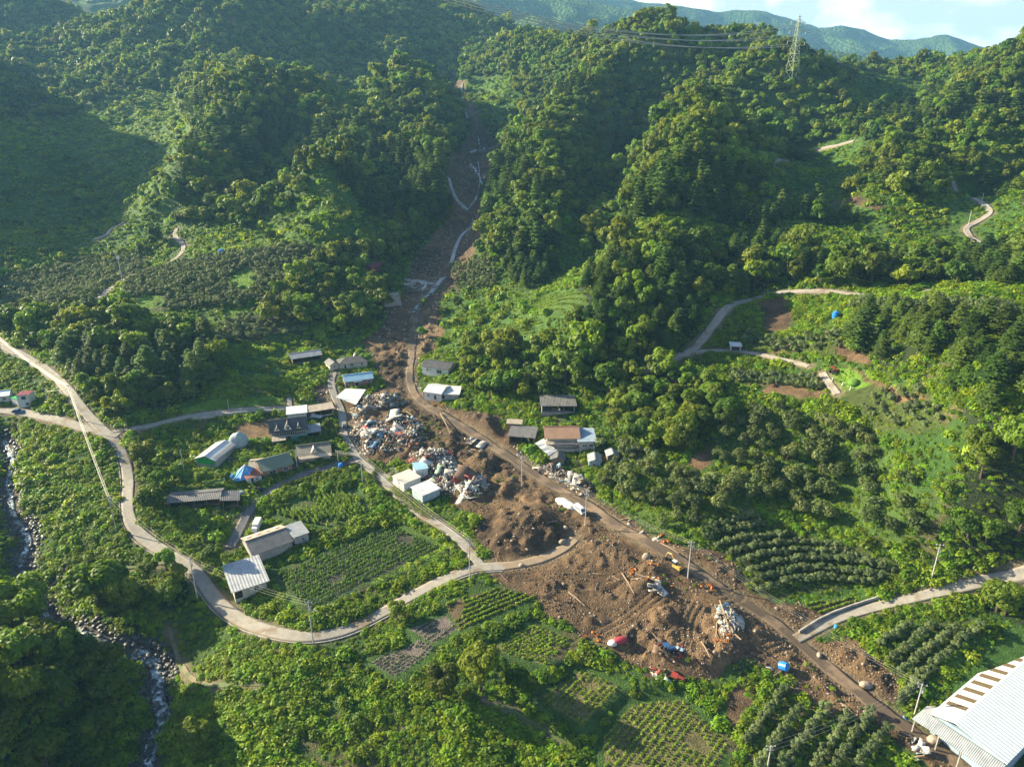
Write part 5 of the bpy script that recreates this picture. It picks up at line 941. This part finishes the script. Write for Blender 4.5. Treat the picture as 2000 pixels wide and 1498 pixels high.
# ------------------------------------------------------------------ poles, wires, towers
STEEL = M_('galvanised_steel', (.38, .40, .42), (.30, .32, .33), 2, .45, metal=.3); PCON = M_('pole_concrete', (.45, .43, .40), (.34, .32, .30), 2, .8); GREENST = M_('pale_green_steel', (.42, .48, .32), (.34, .40, .26), 2, .5)
TOPS = {}
def pole(key, base, vt, label, arms=2, mat=PCON, r=.17, name='utility_pole', lamp=False):
    (u, v), = pix(base); x, y = hit(u, v); z = zat(x, y); h = pxY(u, vt, y)[2]-z; h = min(max(h, 4), 18); T = thing(name, label, 'pole', (x, y, z), random.uniform(-.6, .6))
    MB().tube([(0, 0, -1), (0, 0, h)], [r*1.1, r*.65], 10).obj('shaft', mat, T); TOPS[key] = (x, y, z+h)
    for i in range(arms):
        zz = h-.35-i*1.1; a = MB().box((0, .12, zz), (2.2 if i == 0 else 1.6, .11, .13)).obj('crossarm', STEEL, T)
        for q in (-.95, 0, .95)[:(3 if i == 0 else 2)]: MB().tube([(q*(1 if i == 0 else .7), .12, zz+.07), (q*(1 if i == 0 else .7), .12, zz+.38)], .07, 6).obj('insulator', WHITE, a)
    if arms > 1 and lamp: MB().tube([(0, 0, h-3), (1.4, 0, h-2.6)], .05, 5).obj('lamp_arm', STEEL, T); MB().box((1.6, 0, h-2.6), (.7, .25, .14)).obj('lamp_head', WHITE, T)
    if arms and h > 9: MB().tube([(.45, 0, h-2.7), (.45, 0, h-1.8)], .24, 10).obj('transformer', STEEL, T)
pole('a', "612 1257", 1175, 'concrete pole on the outer edge of the front road curve', lamp=True); pole('b', "918 1133", 1052, 'concrete pole at the road fork beside the mud'); pole('c', "1143 1026", 958, 'pole behind the stranded white van'); pole('d', "1019 949", 890, 'pole in the mud left of the upper road'); pole('e', "1343 1129", 1058, 'pole beside the excavator')
pole('f', "1819 1131", 1063, 'pole in vines above the side road'); pole('g', "1785 1398", 1335, 'leaning pole at the left of the warehouse'); pole('h', "1497 1508", 1456, 'pole cut by the bottom edge of the view'); pole('i', "386 1170", 1090, 'pole by the stone bank opposite the corrugated roof'); pole('j', "149 821", 752, 'tall pole in the fork of the left roads', lamp=True)
pole('k', "228 1039", 968, 'pole among vines left of the road'); pole('l', "708 940", 885, 'pole at the village junction below the parking ground'); pole('m', "581 916", 879, 'pole between the brown and the green roofed houses', 1); pole('n', "647 786", 762, 'short pole on the upper village lane', 1); pole('o', "661 904", 880, 'short pole by the little round tree', 1)
pole('p', "360 921", 878, 'bare concrete pole left of the barn', 0); pole('q', "250 841", 817, 'thin pole where the village lane begins', 0, STEEL, .1); pole('r', "447 800", 779, 'thin pole above the village lane', 0, STEEL, .1); pole('s', "94 785", 759, 'pole above the yard of the left houses', 1); pole('t', "422 492", 463, 'wooden pole next to the blue tank', 0)
pole('u', "208 587", 560, 'pole at the foot of the left hill track', 1); pole('v', "653 212", 190, 'thin pole beside the high stone clearing', 0, STEEL, .14); pole('w', "732 277", 252, 'thin pole on the dark upper slope', 0, STEEL, .14); pole('x', "1855 353", 335, 'pole at the top of the right hill track', 0, PCON, .2); pole('y', "1918 392", 379, 'pole at the bend of the right hill track', 0, PCON, .2); pole('z', "1891 441", 412, 'pole inside the loop of the right hill track', 0, PCON, .2)
pole('lf', "4 690", 655, 'pole at the left edge of the view', 1)
WIRE = M_('wire', (.45, .43, .38), None, 1, .5); WIRED = M_('dark_wire', (.08, .08, .08), None, 1, .5)
def wire(a, b, label, sag=1.2, r=.02, off=((-.9, -.2), (0, -.2), (.9, -.2)), mat=None, n=18):
    a = Vector(a); b = Vector(b); d = (b-a); s = Vector((-d.y, d.x, 0)).normalized(); m = MB()
    for o, dz in off: m.tube([a+s*o+Vector((0, 0, dz))+d*t-Vector((0, 0, 4*sag*t*(1-t))) for t in [i/n for i in range(n+1)]], r, 4)
    return tag(m.obj('overhead_wire', mat or WIRE), label, 'wire')
for a, b, l, sg in (('i', 'a', 'wires from the bend pole to the front curve pole', 1.6), ('a', 'b', 'wires along the lower road curve', 2.2), ('k', 'i', 'wires over the left road bank', 1.4), ('b', 'l', 'wires over the pepper field edge', 1.6), ('c', 'e', 'wires above the lower mud road', 1.4), ('d', 'c', 'wires above the upper mud road', 1.2), ('e', 'g', 'wires from the excavator pole to the warehouse', 2), ('l', 'm', 'wires along the curved lane', .8), ('l', 'o', 'short wires at the village junction', .4), ('h', 'g', 'wires crossing the bottom right orchard rows', 1.2)):
    wire(TOPS[a], TOPS[b], l, sg)
wire(TOPS['j'], TOPS['k'], 'bright cable bundle over the vines beside the left road', 1.6, .05, ((-.3, -.3), (.3, -.3), (0, -1.2))); wire(TOPS['lf'], TOPS['j'], 'bright cable bundle along the upper left road', 1.5, .05, ((-.5, -.2), (.3, -.3), (0, -1.2))); wire(TOPS['s'], TOPS['j'], 'cable to the left houses', .6, .05, ((0, -1),))
wire(pxY(-60, 590, 330), TOPS['lf'], 'cable leaving the view at the left edge', 1, .05, ((-.5, -.2), (.3, -.3)))
# mobile phone mast
x, y, z = pz("239 548"); T = thing('phone_mast', 'slim white phone mast beside the left hill track', 'mast', (x, y, z)); MB().tube([(0, 0, -1), (0, 0, 15)], [.28, .16], 10).obj('shaft', WHITE, T)
for i in range(4): MB().box((math.cos(i*1.57)*.8, math.sin(i*1.57)*.8, 14), (.35, .35, 2.0)).obj('antenna', WHITE, T)
MB().box((0, 0, 4), (1.6, .4, 1)).obj('equipment_box', STEEL, T); MB().tube([(-1.1, 0, 13), (1.1, 0, 13)], .1, 6).obj('antenna_ring', STEEL, T)
# transmission tower on the ridge
def tower():
    bx, by = hit(1545, 158); Y = by; zt = pxY(1553, 30, Y)[2]; zg = zat(bx, by); Ht = zt-zg; T = thing('transmission_tower', 'pale green lattice transmission tower on the ridge', 'tower', (bx, by, zg), .5)
    def w(f): return 3.8*(1-f)**1.1+.6
    lv = [0, .16, .30, .42, .53, .62, .70, .77, .84, .90, .96]; C = [(-1, -1), (1, -1), (1, 1), (-1, 1)]
    for c in C: MB().tube([(c[0]*w(f), c[1]*w(f), f*Ht) for f in lv], .17, 5).obj('leg', GREENST, T)
    b = MB()
    for f0, f1 in zip(lv[:-1], lv[1:]):
        for i in range(4):
            p, q = C[i], C[(i+1) % 4]; b.tube([(p[0]*w(f0), p[1]*w(f0), f0*Ht), (q[0]*w(f1), q[1]*w(f1), f1*Ht)], .08, 4); b.tube([(q[0]*w(f0), q[1]*w(f0), f0*Ht), (p[0]*w(f1), p[1]*w(f1), f1*Ht)], .13, 4); b.tube([(p[0]*w(f1), p[1]*w(f1), f1*Ht), (q[0]*w(f1), q[1]*w(f1), f1*Ht)], .13, 4)
    b.obj('bracing', GREENST, T); E = []
    for f, a in ((.60, 10.5), (.75, 9.8), (.89, 9.0)):
        m = MB()
        for s in (-1, 1):
            for k in (-1, 1): m.tube([(s*w(f), k*w(f), f*Ht), (s*a, 0, f*Ht+.2)], .15, 4); m.tube([(s*w(f), k*w(f), f*Ht+2), (s*a, 0, f*Ht+.2)], .12, 4)
        ar = m.obj('crossarm', GREENST, T)
        for s in (-1, 1): MB().tube([(s*a, 0, f*Ht+.2), (s*a, 0, f*Ht-2.2)], .16, 6).obj('insulator', WHITE, ar); E.append((s, f, Vector((bx, by, zg))+Matrix.Rotation(.5, 3, 'Z') @ Vector((s*a, 0, f*Ht-2.2))))
    m = MB().box((0, 0, Ht*.98), (3.4, 2.2, .3)); m.tube([(0, 0, Ht*.96), (0, 0, Ht*1.0)], .4, 5); m.obj('top_frame', GREENST, T)
    ends = {(-1, .60): (700, -55), (1, .60): (712, -57), (-1, .75): (740, -45), (1, .75): (755, -47), (-1, .89): (800, -31), (1, .89): (815, -33)}
    for s, f, e in E:
        wire(pxY(*ends[(s, f)], 470), e, {.60: 'lower', .75: 'middle', .89: 'upper'}[f]+' high voltage line '+('on the near arm' if s < 0 else 'on the far arm'), 16, .22, ((0, 0),), WIRE, 40)
        wire(e, (e.x+900, e.y+700, e.z-60), {.60: 'lower', .75: 'middle', .89: 'upper'}[f]+' line leaving the tower rightward '+('from the near arm' if s < 0 else 'from the far arm'), 25, .10, ((0, 0),), WIRE, 30)
tower()
# ------------------------------------------------------------------ debris
def debris():
    shapes = {}
    def warp(L_, W_, th, k, nx=5, ny=3, amp=.25):
        x = np.linspace(-L_/2, L_/2, nx); y = np.linspace(-W_/2, W_/2, ny); X, Y = np.meshgrid(x, y); Z = fbm(X+k*9, Y+k*5, 1.2, 3, k)*amp*min(L_, 2); X = X+rng.normal(size=X.shape)*.05; A = np.stack([X, Y, Z], -1).reshape(-1, 3); B = A-np.array([0, 0, th]); n = len(A); f = grid_faces(ny, nx)
        ring = list(range(nx))+[nx*j+nx-1 for j in range(1, ny)]+[nx*(ny-1)+i for i in range(nx-2, -1, -1)]+[nx*j for j in range(ny-2, 0, -1)]
        sf = np.array([[ring[i], ring[i]+n, ring[(i+1) % len(ring)]+n, ring[(i+1) % len(ring)]] for i in range(len(ring))]); return np.vstack([A, B]), np.vstack([f, f[:, ::-1]+n, sf])
    def vary(name, c, c2, v=.25): return surf(name, c, c2, 2, .6, vary=v)
    DM = dict(white=vary('white_sheet', (.56, .55, .53), (.26, .23, .19)), blue=vary('blue_sheet', (.20, .34, .44), (.12, .20, .27)), grey=vary('grey_sheet', (.30, .31, .31), (.18, .18, .17)), green=vary('pale_green_sheet', (.30, .38, .28), (.18, .25, .17)), wood=vary('broken_wood', (.34, .24, .15), (.20, .14, .09)), red=vary('red_sheet', (.34, .06, .05), (.20, .05, .04)), orange=vary('orange_plastic', (.60, .20, .03), (.40, .13, .03), .2), brown=vary('brown_sheet', (.16, .10, .07), (.09, .06, .04)), pale=vary('pale_rubble', (.40, .36, .31), (.26, .22, .18)))
    pan = {c: [mesh_np('sheet', *warp(2.0+.8*i, 1.0+.25*i, .07, i+3), DM[c]) for i in range(3)] for c in DM if c not in ('orange', 'wood')}
    plank = []
    for i in range(3): b = MB(); L_ = 2.6+i*1.3; b.box((0, 0, 0), (L_, .2+.06*i, .12), 0, (0, .03, 0)); plank.append(b.mesh('plank', DM['wood']))
    crate = []
    b = MB(); [b.box(c, s) for c, s in (((0, 0, .03), (.6, .4, .05)), ((0, -.2, .16), (.6, .03, .3)), ((0, .2, .16), (.6, .03, .3)), ((-.3, 0, .16), (.03, .37, .3)), ((.3, 0, .16), (.03, .37, .3)))]; crate.append(b.mesh('crate', DM['orange']))
    logs = []
    for i in range(3): b = MB(); L_ = 4+2*i; b.tube([(-L_/2, 0, 0), (0, .15*i, .1), (L_/2, -.1, .05)], [.22, .17, .1], 7); b.tube([(0, .1, .1), (L_*.2, .9, .4)], [.08, .04], 5); logs.append(b.mesh('log', surf('stripped_log', (.24, .18, .12), (.22, .16, .11), 3, .85)))
    def rockmesh(k, mat, base=ICO2):
        v, f = base; v = v*(1+fbm(v[:, 0]*1.2+k*7, v[:, 1]*1.2+v[:, 2]*.9, 1.1, 3, k)*.45)[:, None]*np.array([1, .85, .7]); me = mesh_np('rock', v, f, mat); return me
    rocks = [rockmesh(k, STONE if k % 2 else STONED) for k in range(6)]
    # heaps: outline, place words, palette, number of pieces, pile
    HP = [(G("672 852,690 828,730 818,800 815,835 840,815 872,770 882,735 888,700 886,678 872"), 'in the big coloured heap beside the black car', 'white white white blue blue grey red brown green pale', 66, 1.0, 1.0),
          (G("682 806,705 782,735 772,785 774,795 788,760 795,712 812,690 822"), 'in the pale heap behind the fallen canopy', 'white blue white blue grey pale', 32, 1.1, .9),
          (G("795 888,850 876,885 890,905 920,895 950,872 975,850 965,838 940,815 915"), 'in the white heap beside the storage sheds', 'white white white pale green grey red', 48, 1.4, .95),
          (G("890 955,915 932,950 935,955 958,930 972,900 975"), 'in the white and red heap in the middle of the mud', 'white white red grey brown', 26, 1.3, 1.1),
          (G("1035 905,1070 895,1105 925,1160 948,1150 972,1110 962,1060 938"), 'in the roadside heap below the brown roof house', 'white blue grey brown pale wood', 28, 1.3, .9),
          (G("1225 1128,1275 1130,1290 1155,1255 1160"), 'in the plank pile in the middle mud', 'white pale grey', 12, .6, .8),
          (G("1395 1180,1425 1185,1450 1225,1430 1262,1410 1240"), 'in the pale heap at the mud road bend', 'white grey pale blue', 26, .8, .75),
          (G("1280 1262,1330 1262,1330 1285,1285 1285"), 'round the blue tractor', 'blue red grey brown', 12, .6, .8),
          (G("1275 1305,1350 1305,1350 1325,1280 1325"), 'by the red wreck at the lower mud edge', 'red white brown green', 12, .5, .7),
          (G("790 545,850 548,855 565,800 568"), 'strewn above the retaining wall', 'white white pale grey', 26, .4, 1.2),
          (G("690 700,735 690,700 715,680 722,665 716"), 'behind the damaged cream house', 'white blue grey', 12, .6, 1),
          (G("1175 1005,1230 1015,1300 1050,1290 1062,1200 1025"), 'along the far verge of the mud road', 'white pale grey brown', 18, .3, .6),
          (G("905 855,945 850,950 880,910 885"), 'tangled beside the mud road above the heaps', 'white grey pale', 14, .8, .7),
          (G("1490 1290,1560 1330,1560 1350,1500 1330"), 'round the blue tank at the mud edge', 'white grey brown', 10, .3, .7),
          (G("1770 1400,1790 1440,1810 1480,1790 1490"), 'torn beside the bottom of the mud road', 'white white blue', 8, .3, .8)]
    YARD = [G(s) for s in ('545 905,660 905,660 935,560 930', '600 860,660 850,665 880,600 895', '630 690,700 690,705 730,635 735', '575 745,640 740,640 785,580 785', '1000 870,1130 885,1130 905,1010 895', '455 860,500 870,480 910,440 900', '410 960,490 950,480 1010,420 1010', '380 1020,430 1020,430 1060,380 1060', '800 700,830 710,830 770,805 760', '440 1130,470 1190,520 1160,540 1170,470 1220')]
    stx = {'pale': [], 'white': [], 'blue': [], 'grey': []}
    for P, place, pal, k, pile, sc_ in HP:
        pal = [p for p in pal.split() if p != 'wood']; c = P.mean(0); R_ = np.hypot(*(P-c).T).max(); x0, y0 = P.min(0); x1, y1 = P.max(0)
        def pts(n):
            X = rng.uniform(x0, x1, n*6); Y = rng.uniform(y0, y1, n*6); m = inside(P, X, Y) & clear(X, Y, .1); return X[m][:n], Y[m][:n]
        X, Y = pts(k)
        for x, y in zip(X, Y):
            col = pal[rng.integers(len(pal))]; q = math.hypot(x-c[0], y-c[1])/R_; z = zat(x, y)+pile*(1-q)*rng.uniform(.1, .9)+.15
            o = link('debris_sheet', pan[col][rng.integers(3)]); o.location = (x, y, z); o.rotation_euler = (rng.normal()*.45, rng.normal()*.45, rng.uniform(0, 6.28)); s = sc_*float(np.exp(rng.normal()*.42))*(2.0 if rng.random() < .05 else 1); o.scale = (s, s, s)
            tag(o, 'broken '+{'pale': 'pale rubble'}.get(col, col)+' sheet '+place, 'debris', col+' debris '+place)
        X, Y = pts(max(3, k//5))
        for x, y in zip(X, Y):
            o = link('wood_plank', plank[rng.integers(3)]); o.location = (x, y, zat(x, y)+.4+pile*.4); o.rotation_euler = (rng.normal()*.2, rng.normal()*.3, rng.uniform(0, 6.28)); tag(o, 'splintered wooden plank '+place, 'plank', 'planks '+place)
        X, Y = pts(k*5)
        if k > 20: stx['white' if 'white white' in ' '.join(pal) else 'pale'].append((X, Y, c, R_, pile))
        if k > 20: X, Y = pts(k*5); stx['pale'].append((X, Y, c, R_, pile))
        if k > 40: X, Y = pts(k*2); stx['blue'].append((X, Y, c, R_, pile)); X, Y = pts(k*4); stx['grey'].append((X, Y, c, R_, pile))
    frag = {c: [mesh_np('fragment', *warp(.9, .5, .12, i+11, 3, 3, .5), DM[c]) for i in range(3)] for c in stx}
    for c, L_ in stx.items():
        X = np.concatenate([l[0] for l in L_]); Y = np.concatenate([l[1] for l in L_]); q = np.concatenate([l[4]*(1-np.minimum(1, np.hypot(l[0]-l[2][0], l[1]-l[2][1])/l[3])) for l in L_])
        o = scatter('debris', 'countless small '+c+' fragments strewn over the heaps', X, Y, rng.uniform(.4, 1.3, len(X)), frag[c], q*rng.uniform(.2, .9, len(X))+.1); t = np.stack([rng.normal(size=len(X))*.6, rng.normal(size=len(X))*.6, rng.uniform(0, 6.28, len(X))], 1).astype(np.float32); o.data.attributes['turn'].data.foreach_set('vector', t.ravel())
    for P in YARD:
        x0, y0 = P.min(0); x1, y1 = P.max(0); X = rng.uniform(x0, x1, 150); Y = rng.uniform(y0, y1, 150); m = inside(P, X, Y) & clear(X, Y, .2); X, Y = X[m], Y[m]
        o = scatter('clutter', 'loose sheets and odds and ends lying about the yards', X, Y, rng.uniform(.35, 1.5, len(X)), frag['pale']+frag['grey'][:2]+frag['white'][:1]+frag['blue'][:1]+[pan['brown'][0]], .12)
    # scattered light bits down the landslide and over the fan
    X, Y = cand(2.6, 110, 620); m = inside(MUD[0], X, Y) & (fbm(X, Y, 14, 3, 61) > -.02) & clear(X, Y, .6); X, Y = X[m], Y[m]
    o = scatter('debris', 'small pale litter scattered over the mud flow', X, Y, rng.uniform(.15, .75, len(X)), frag['pale']+frag['grey'][:2]+frag['white'][:1]+plank[:1], .1)
    # persimmon crates
    CR = [("745 848", 16, 7, 'in the coloured heap'), ("770 838", 14, 6, 'in the coloured heap'), ("1262 1110", 6, 4, 'on the middle mud'), ("1290 1140", 6, 3, 'by the plank pile'), ("1155 1248", 4, 2, 'at the left tip of the mud'), ("1420 1248", 5, 3, 'by the bend heap'), ("1300 1052", 6, 3, 'on the far verge'), ("1385 1150", 6, 3, 'below the mud road'), ("790 870", 8, 4, 'in the coloured heap'), ("862 790", 6, 3, 'in front of the lean-to'), ("1045 870", 6, 2, 'by the patched shed')]
    for s, n, r, pl in CR:
        x, y, z = pz(s)
        for i in range(n):
            a, q = rng.uniform(0, 6.28), r*rng.random()**.6; X, Y = x+math.cos(a)*q*1.3, y+math.sin(a)*q*.7; o = link('plastic_crate', crate[0]); o.location = (X, Y, zat(X, Y)+rng.uniform(.2, 1.2 if 'heap' in pl else .4)); o.rotation_euler = (rng.normal()*.4, rng.normal()*.4, rng.uniform(0, 6)); o.scale = [rng.uniform(1., 1.5)]*3; tag(o, 'orange plastic crate '+pl, 'crate', 'orange crates '+pl)
    # boulders
    for s, r, l in (("1262 1090", 1.45, 'large pale boulder by the puddle in the middle mud'), ("1690 1340", 1.5, 'huge pale boulder left of the bottom orchard rows'), ("1600 1281", .9, 'boulder at the corner of the side road'), ("1824 1446", 1.4, 'big boulder beside the warehouse corner'), ("1105 1032", 1.0, 'boulder in front of the white van'), ("1018 1105", .8, 'boulder on the fan below the white van'), ("1098 1060", 1.3, 'boulder at the end of the cleared road'), ("1330 912", .8, 'boulder in the orange earth slip')):
        x, y, z = pz(s); o = link('boulder', rocks[int(r*10) % 2*2+1]); o.location = (x, y, z+r*.3); o.scale = (r, r, r); o.rotation_euler = (0, 0, x); tag(o, l, 'boulder')
    X, Y = cand(6.5, 112, 400); m = inside(MUD[0], X, Y) & clear(X, Y, 1.5); X, Y = X[m], Y[m]; idx = rng.permutation(len(X))[:130]
    for i in idx:
        x, y = X[i], Y[i]; r = rng.uniform(.22, .6); u, v = proj(x, y, zat(x, y)); pl = 'in the lower mud fan' if v > 1150 else 'in the middle mud fan' if v > 980 else 'in the upper mud flow'; o = link('boulder', rocks[rng.integers(6)]); o.location = (x, y, zat(x, y)+r*.2); o.scale = (r, r*1.1, r); o.rotation_euler = (0, 0, rng.uniform(0, 6)); tag(o, 'loose brown boulder '+pl, 'boulder', 'loose boulders '+pl)
    X, Y = cand(.75, 110, 330); m = inside(MUD[0], X, Y) & clear(X, Y, .3) & (rng.random(len(X)) < .55+.9*fbm(X, Y, 8, 3, 63)); X, Y = X[m], Y[m]; clod = [rockmesh(k+20, surf('earth_clod', (.175, .118, .068), (.09, .060, .036), 2, .95, vary=.35), ICO1) for k in range(4)]
    scatter('rubble', 'clods of earth and small stones covering the mud fan', X, Y, rng.uniform(.08, .48, len(X))**1.35, clod+rocks[:1], .02)
    X, Y = cand(2.2, 330, 1000); m = inside(MUD[0], X, Y) & (rng.random(len(X)) < .6); X, Y = X[m], Y[m]; scatter('rubble', 'rocks and earth down the upper landslide', X, Y, rng.uniform(.2, .8, len(X)), clod[:2]+rocks[:2], .02)
    for P in STREAM:
        Pm = smooth(P, 2); 
        X, Y = cand(1.25, 112, 300); d = dline(Pm, X, Y, False, 12); m = (d < 5.2) & ((d > 2.0) | (rng.random(len(X)) < .25)); X, Y = X[m], Y[m]; scatter('stream_rocks', 'dark wet rocks lining the stream', X, Y, rng.uniform(.35, 1.1, len(X)), [rockmesh(k+30, surf('wet_rock', (.09, .085, .08), (.045, .045, .043), 1.5, .5, vary=.3)) for k in range(4)], .1)
    # logs and long beams
    LG = ["1110 1155,1142 1186", "1088 1020,1060 1012", "1240 1130,1290 1150", "1215 1120,1238 1160", "1405 1180,1422 1232", "1200 1060,1180 1085", "1370 1255,1385 1295", "1400 1200,1398 1250", "790 800,820 822", "860 810,880 850", "1640 1370,1660 1390", "1760 1430,1795 1450", "960 1050,940 1066", "1290 1060,1325 1085"]
    for i, s in enumerate(LG):
        a, b_ = G(s); d = b_-a; L_ = np.hypot(*d); c = (a+b_)/2; b = MB(); b.tube([(-L_/2, 0, 0), (0, .1, .12), (L_/2, 0, 0)], [.26, .2, .13], 7); o = b.obj('log', MATS['stripped_log'], None, (c[0], c[1], zat(*c)+.35), math.atan2(d[1], d[0])); tag(o, 'long bare log lying on the mud', 'log', 'long bare logs on the mud')
    X, Y = cand(13, 112, 380); m = inside(MUD[0], X, Y) & clear(X, Y, 1.5); X, Y = X[m], Y[m]
    for x, y in list(zip(X, Y))[:90]:
        o = link('branch', logs[rng.integers(3)]); o.location = (x, y, zat(x, y)+.2); s = rng.uniform(.35, .7); o.scale = (s, s, s); o.rotation_euler = (rng.normal()*.1, rng.normal()*.15, rng.uniform(0, 6)); tag(o, 'broken branch stuck in the mud', 'branch', 'broken branches in the mud')
debris()
# broken road slabs and bare channel concrete up the landslide
def slabs(s, w, label):
    o = ribbon('broken_road_slab', G(s), w, surf('washed_concrete', (.36, .37, .38), (.22, .23, .23), .3, .8), .5, 5, None, 2, .2); tag(o, label, 'road slab')
slabs("877 350,884 378,900 400,914 412", 2.2, 'pale bent strip of road left in the upper landslide'); slabs("928 440,905 456,890 485,882 515", 3.0, 'wide pale strip of washed out road in the landslide'); slabs("918 300,932 296,946 290", 1.6, 'short pale slab across the upper landslide'); slabs("790 547,820 549,848 556", 1.3, 'pale slab line above the retaining wall'); slabs("840 575,852 560,864 545", 3.0, 'dark tilted road piece beside the gully')
slabs("925 320,938 345,936 375,920 405", .5, 'thin pale rubble channel right of the bent road strip')
# kerb along the outer side of the main road
def kerb(i, off, label):
    P = smooth(RD[i][4], 3); t = np.gradient(P, axis=0); t /= np.hypot(*t.T)[:, None]+1e-9; Q = P+np.stack([-t[:, 1], t[:, 0]], 1)*off; seg = np.r_[0, np.cumsum(np.hypot(*np.diff(Q, axis=0).T))]; q = np.arange(0, seg[-1], 2.); x = np.interp(q, seg, Q[:, 0]); y = np.interp(q, seg, Q[:, 1]); z = H(x, y); dx = np.gradient(x); dy = np.gradient(y); l = np.hypot(dx, dy)+1e-9; nx, ny = -dy/l*.14, dx/l*.14; b = MB(); pr = None
    for j in range(len(x)):
        r = [(x[j]-nx[j], y[j]-ny[j], z[j]-.5), (x[j]+nx[j], y[j]+ny[j], z[j]-.5), (x[j]+nx[j], y[j]+ny[j], z[j]+.27), (x[j]-nx[j], y[j]-ny[j], z[j]+.27)]
        if pr: b.hull(pr, r, False)
        pr = r
    tag(b.obj('kerb', CONC), label, kind='structure')
kerb(0, -2.55, 'low concrete kerb on the outer side of the village road')
# hedge beside the storage sheds
def hedge(s, w, h, label):
    P = smooth(G(s), 2); seg = np.r_[0, np.cumsum(np.hypot(*np.diff(P, axis=0).T))]; q = np.arange(0, seg[-1], .9); V = []; Fc = []; k = 0; c0 = (np.interp(0, seg, P[:, 0]), np.interp(0, seg, P[:, 1]))
    x0, y0 = P.mean(0); z0 = zat(x0, y0)
    for t in q:
        x, y = np.interp(t, seg, P[:, 0]), np.interp(t, seg, P[:, 1]); d = dirs(90, -.1); hh = h*rng.uniform(.8, 1.1); p = d*np.array([w, w, hh])*rng.uniform(.8, 1.06, (len(d), 1))+np.array([x-x0+rng.normal()*.15, y-y0+rng.normal()*.15, zat(x, y)-z0]); v, f = quads(p, d+rng.normal(size=d.shape)*.4, .2); V.append(v); Fc.append(f+k); k += len(v)
    o = link('hedge', mesh_np('hedge', np.concatenate(V), np.concatenate(Fc), LM['broad']), None, (x0, y0, z0)); tag(o, label, 'hedge')
hedge("768 958,800 985,828 1005,850 1012", 1.5, 2.6, 'thick green hedge in front of the white storage sheds'); hedge("720 900,740 912,728 930,735 945", 1.0, 1.2, 'ragged hedge left of the parking ground'); hedge("555 948,580 940,640 922", .9, .9, 'low hedge below the brown and green roofed houses')
vegetation()
print('COUNTS', CNT)
# ------------------------------------------------------------------ air
def haze():
    b = MB(); x0, x1, y0, y1, z0, z1 = -5200, 5200, -200, 5500, -60, 700
    b.hull([(x0, y0, z0), (x1, y0, z0), (x1, y1, z0), (x0, y1, z0)], [(x0, y0, z1), (x1, y0, z1), (x1, y1, z1), (x0, y1, z1)])
    m, nt, N, L, out = nmat('haze'); v = N('ShaderNodeVolumePrincipled'); v.inputs['Color'].default_value = (.28, .62, 1, 1); v.inputs['Density'].default_value = HAZE; v.inputs['Anisotropy'].default_value = .1
    L(v.outputs[0], out.inputs['Volume']); m.cycles.homogeneous_volume = True if hasattr(m.cycles, 'homogeneous_volume') else None
    tag(b.obj('haze', m), 'pale blue haze in the valley air', kind='stuff')
HAZE = 0.00008
haze()
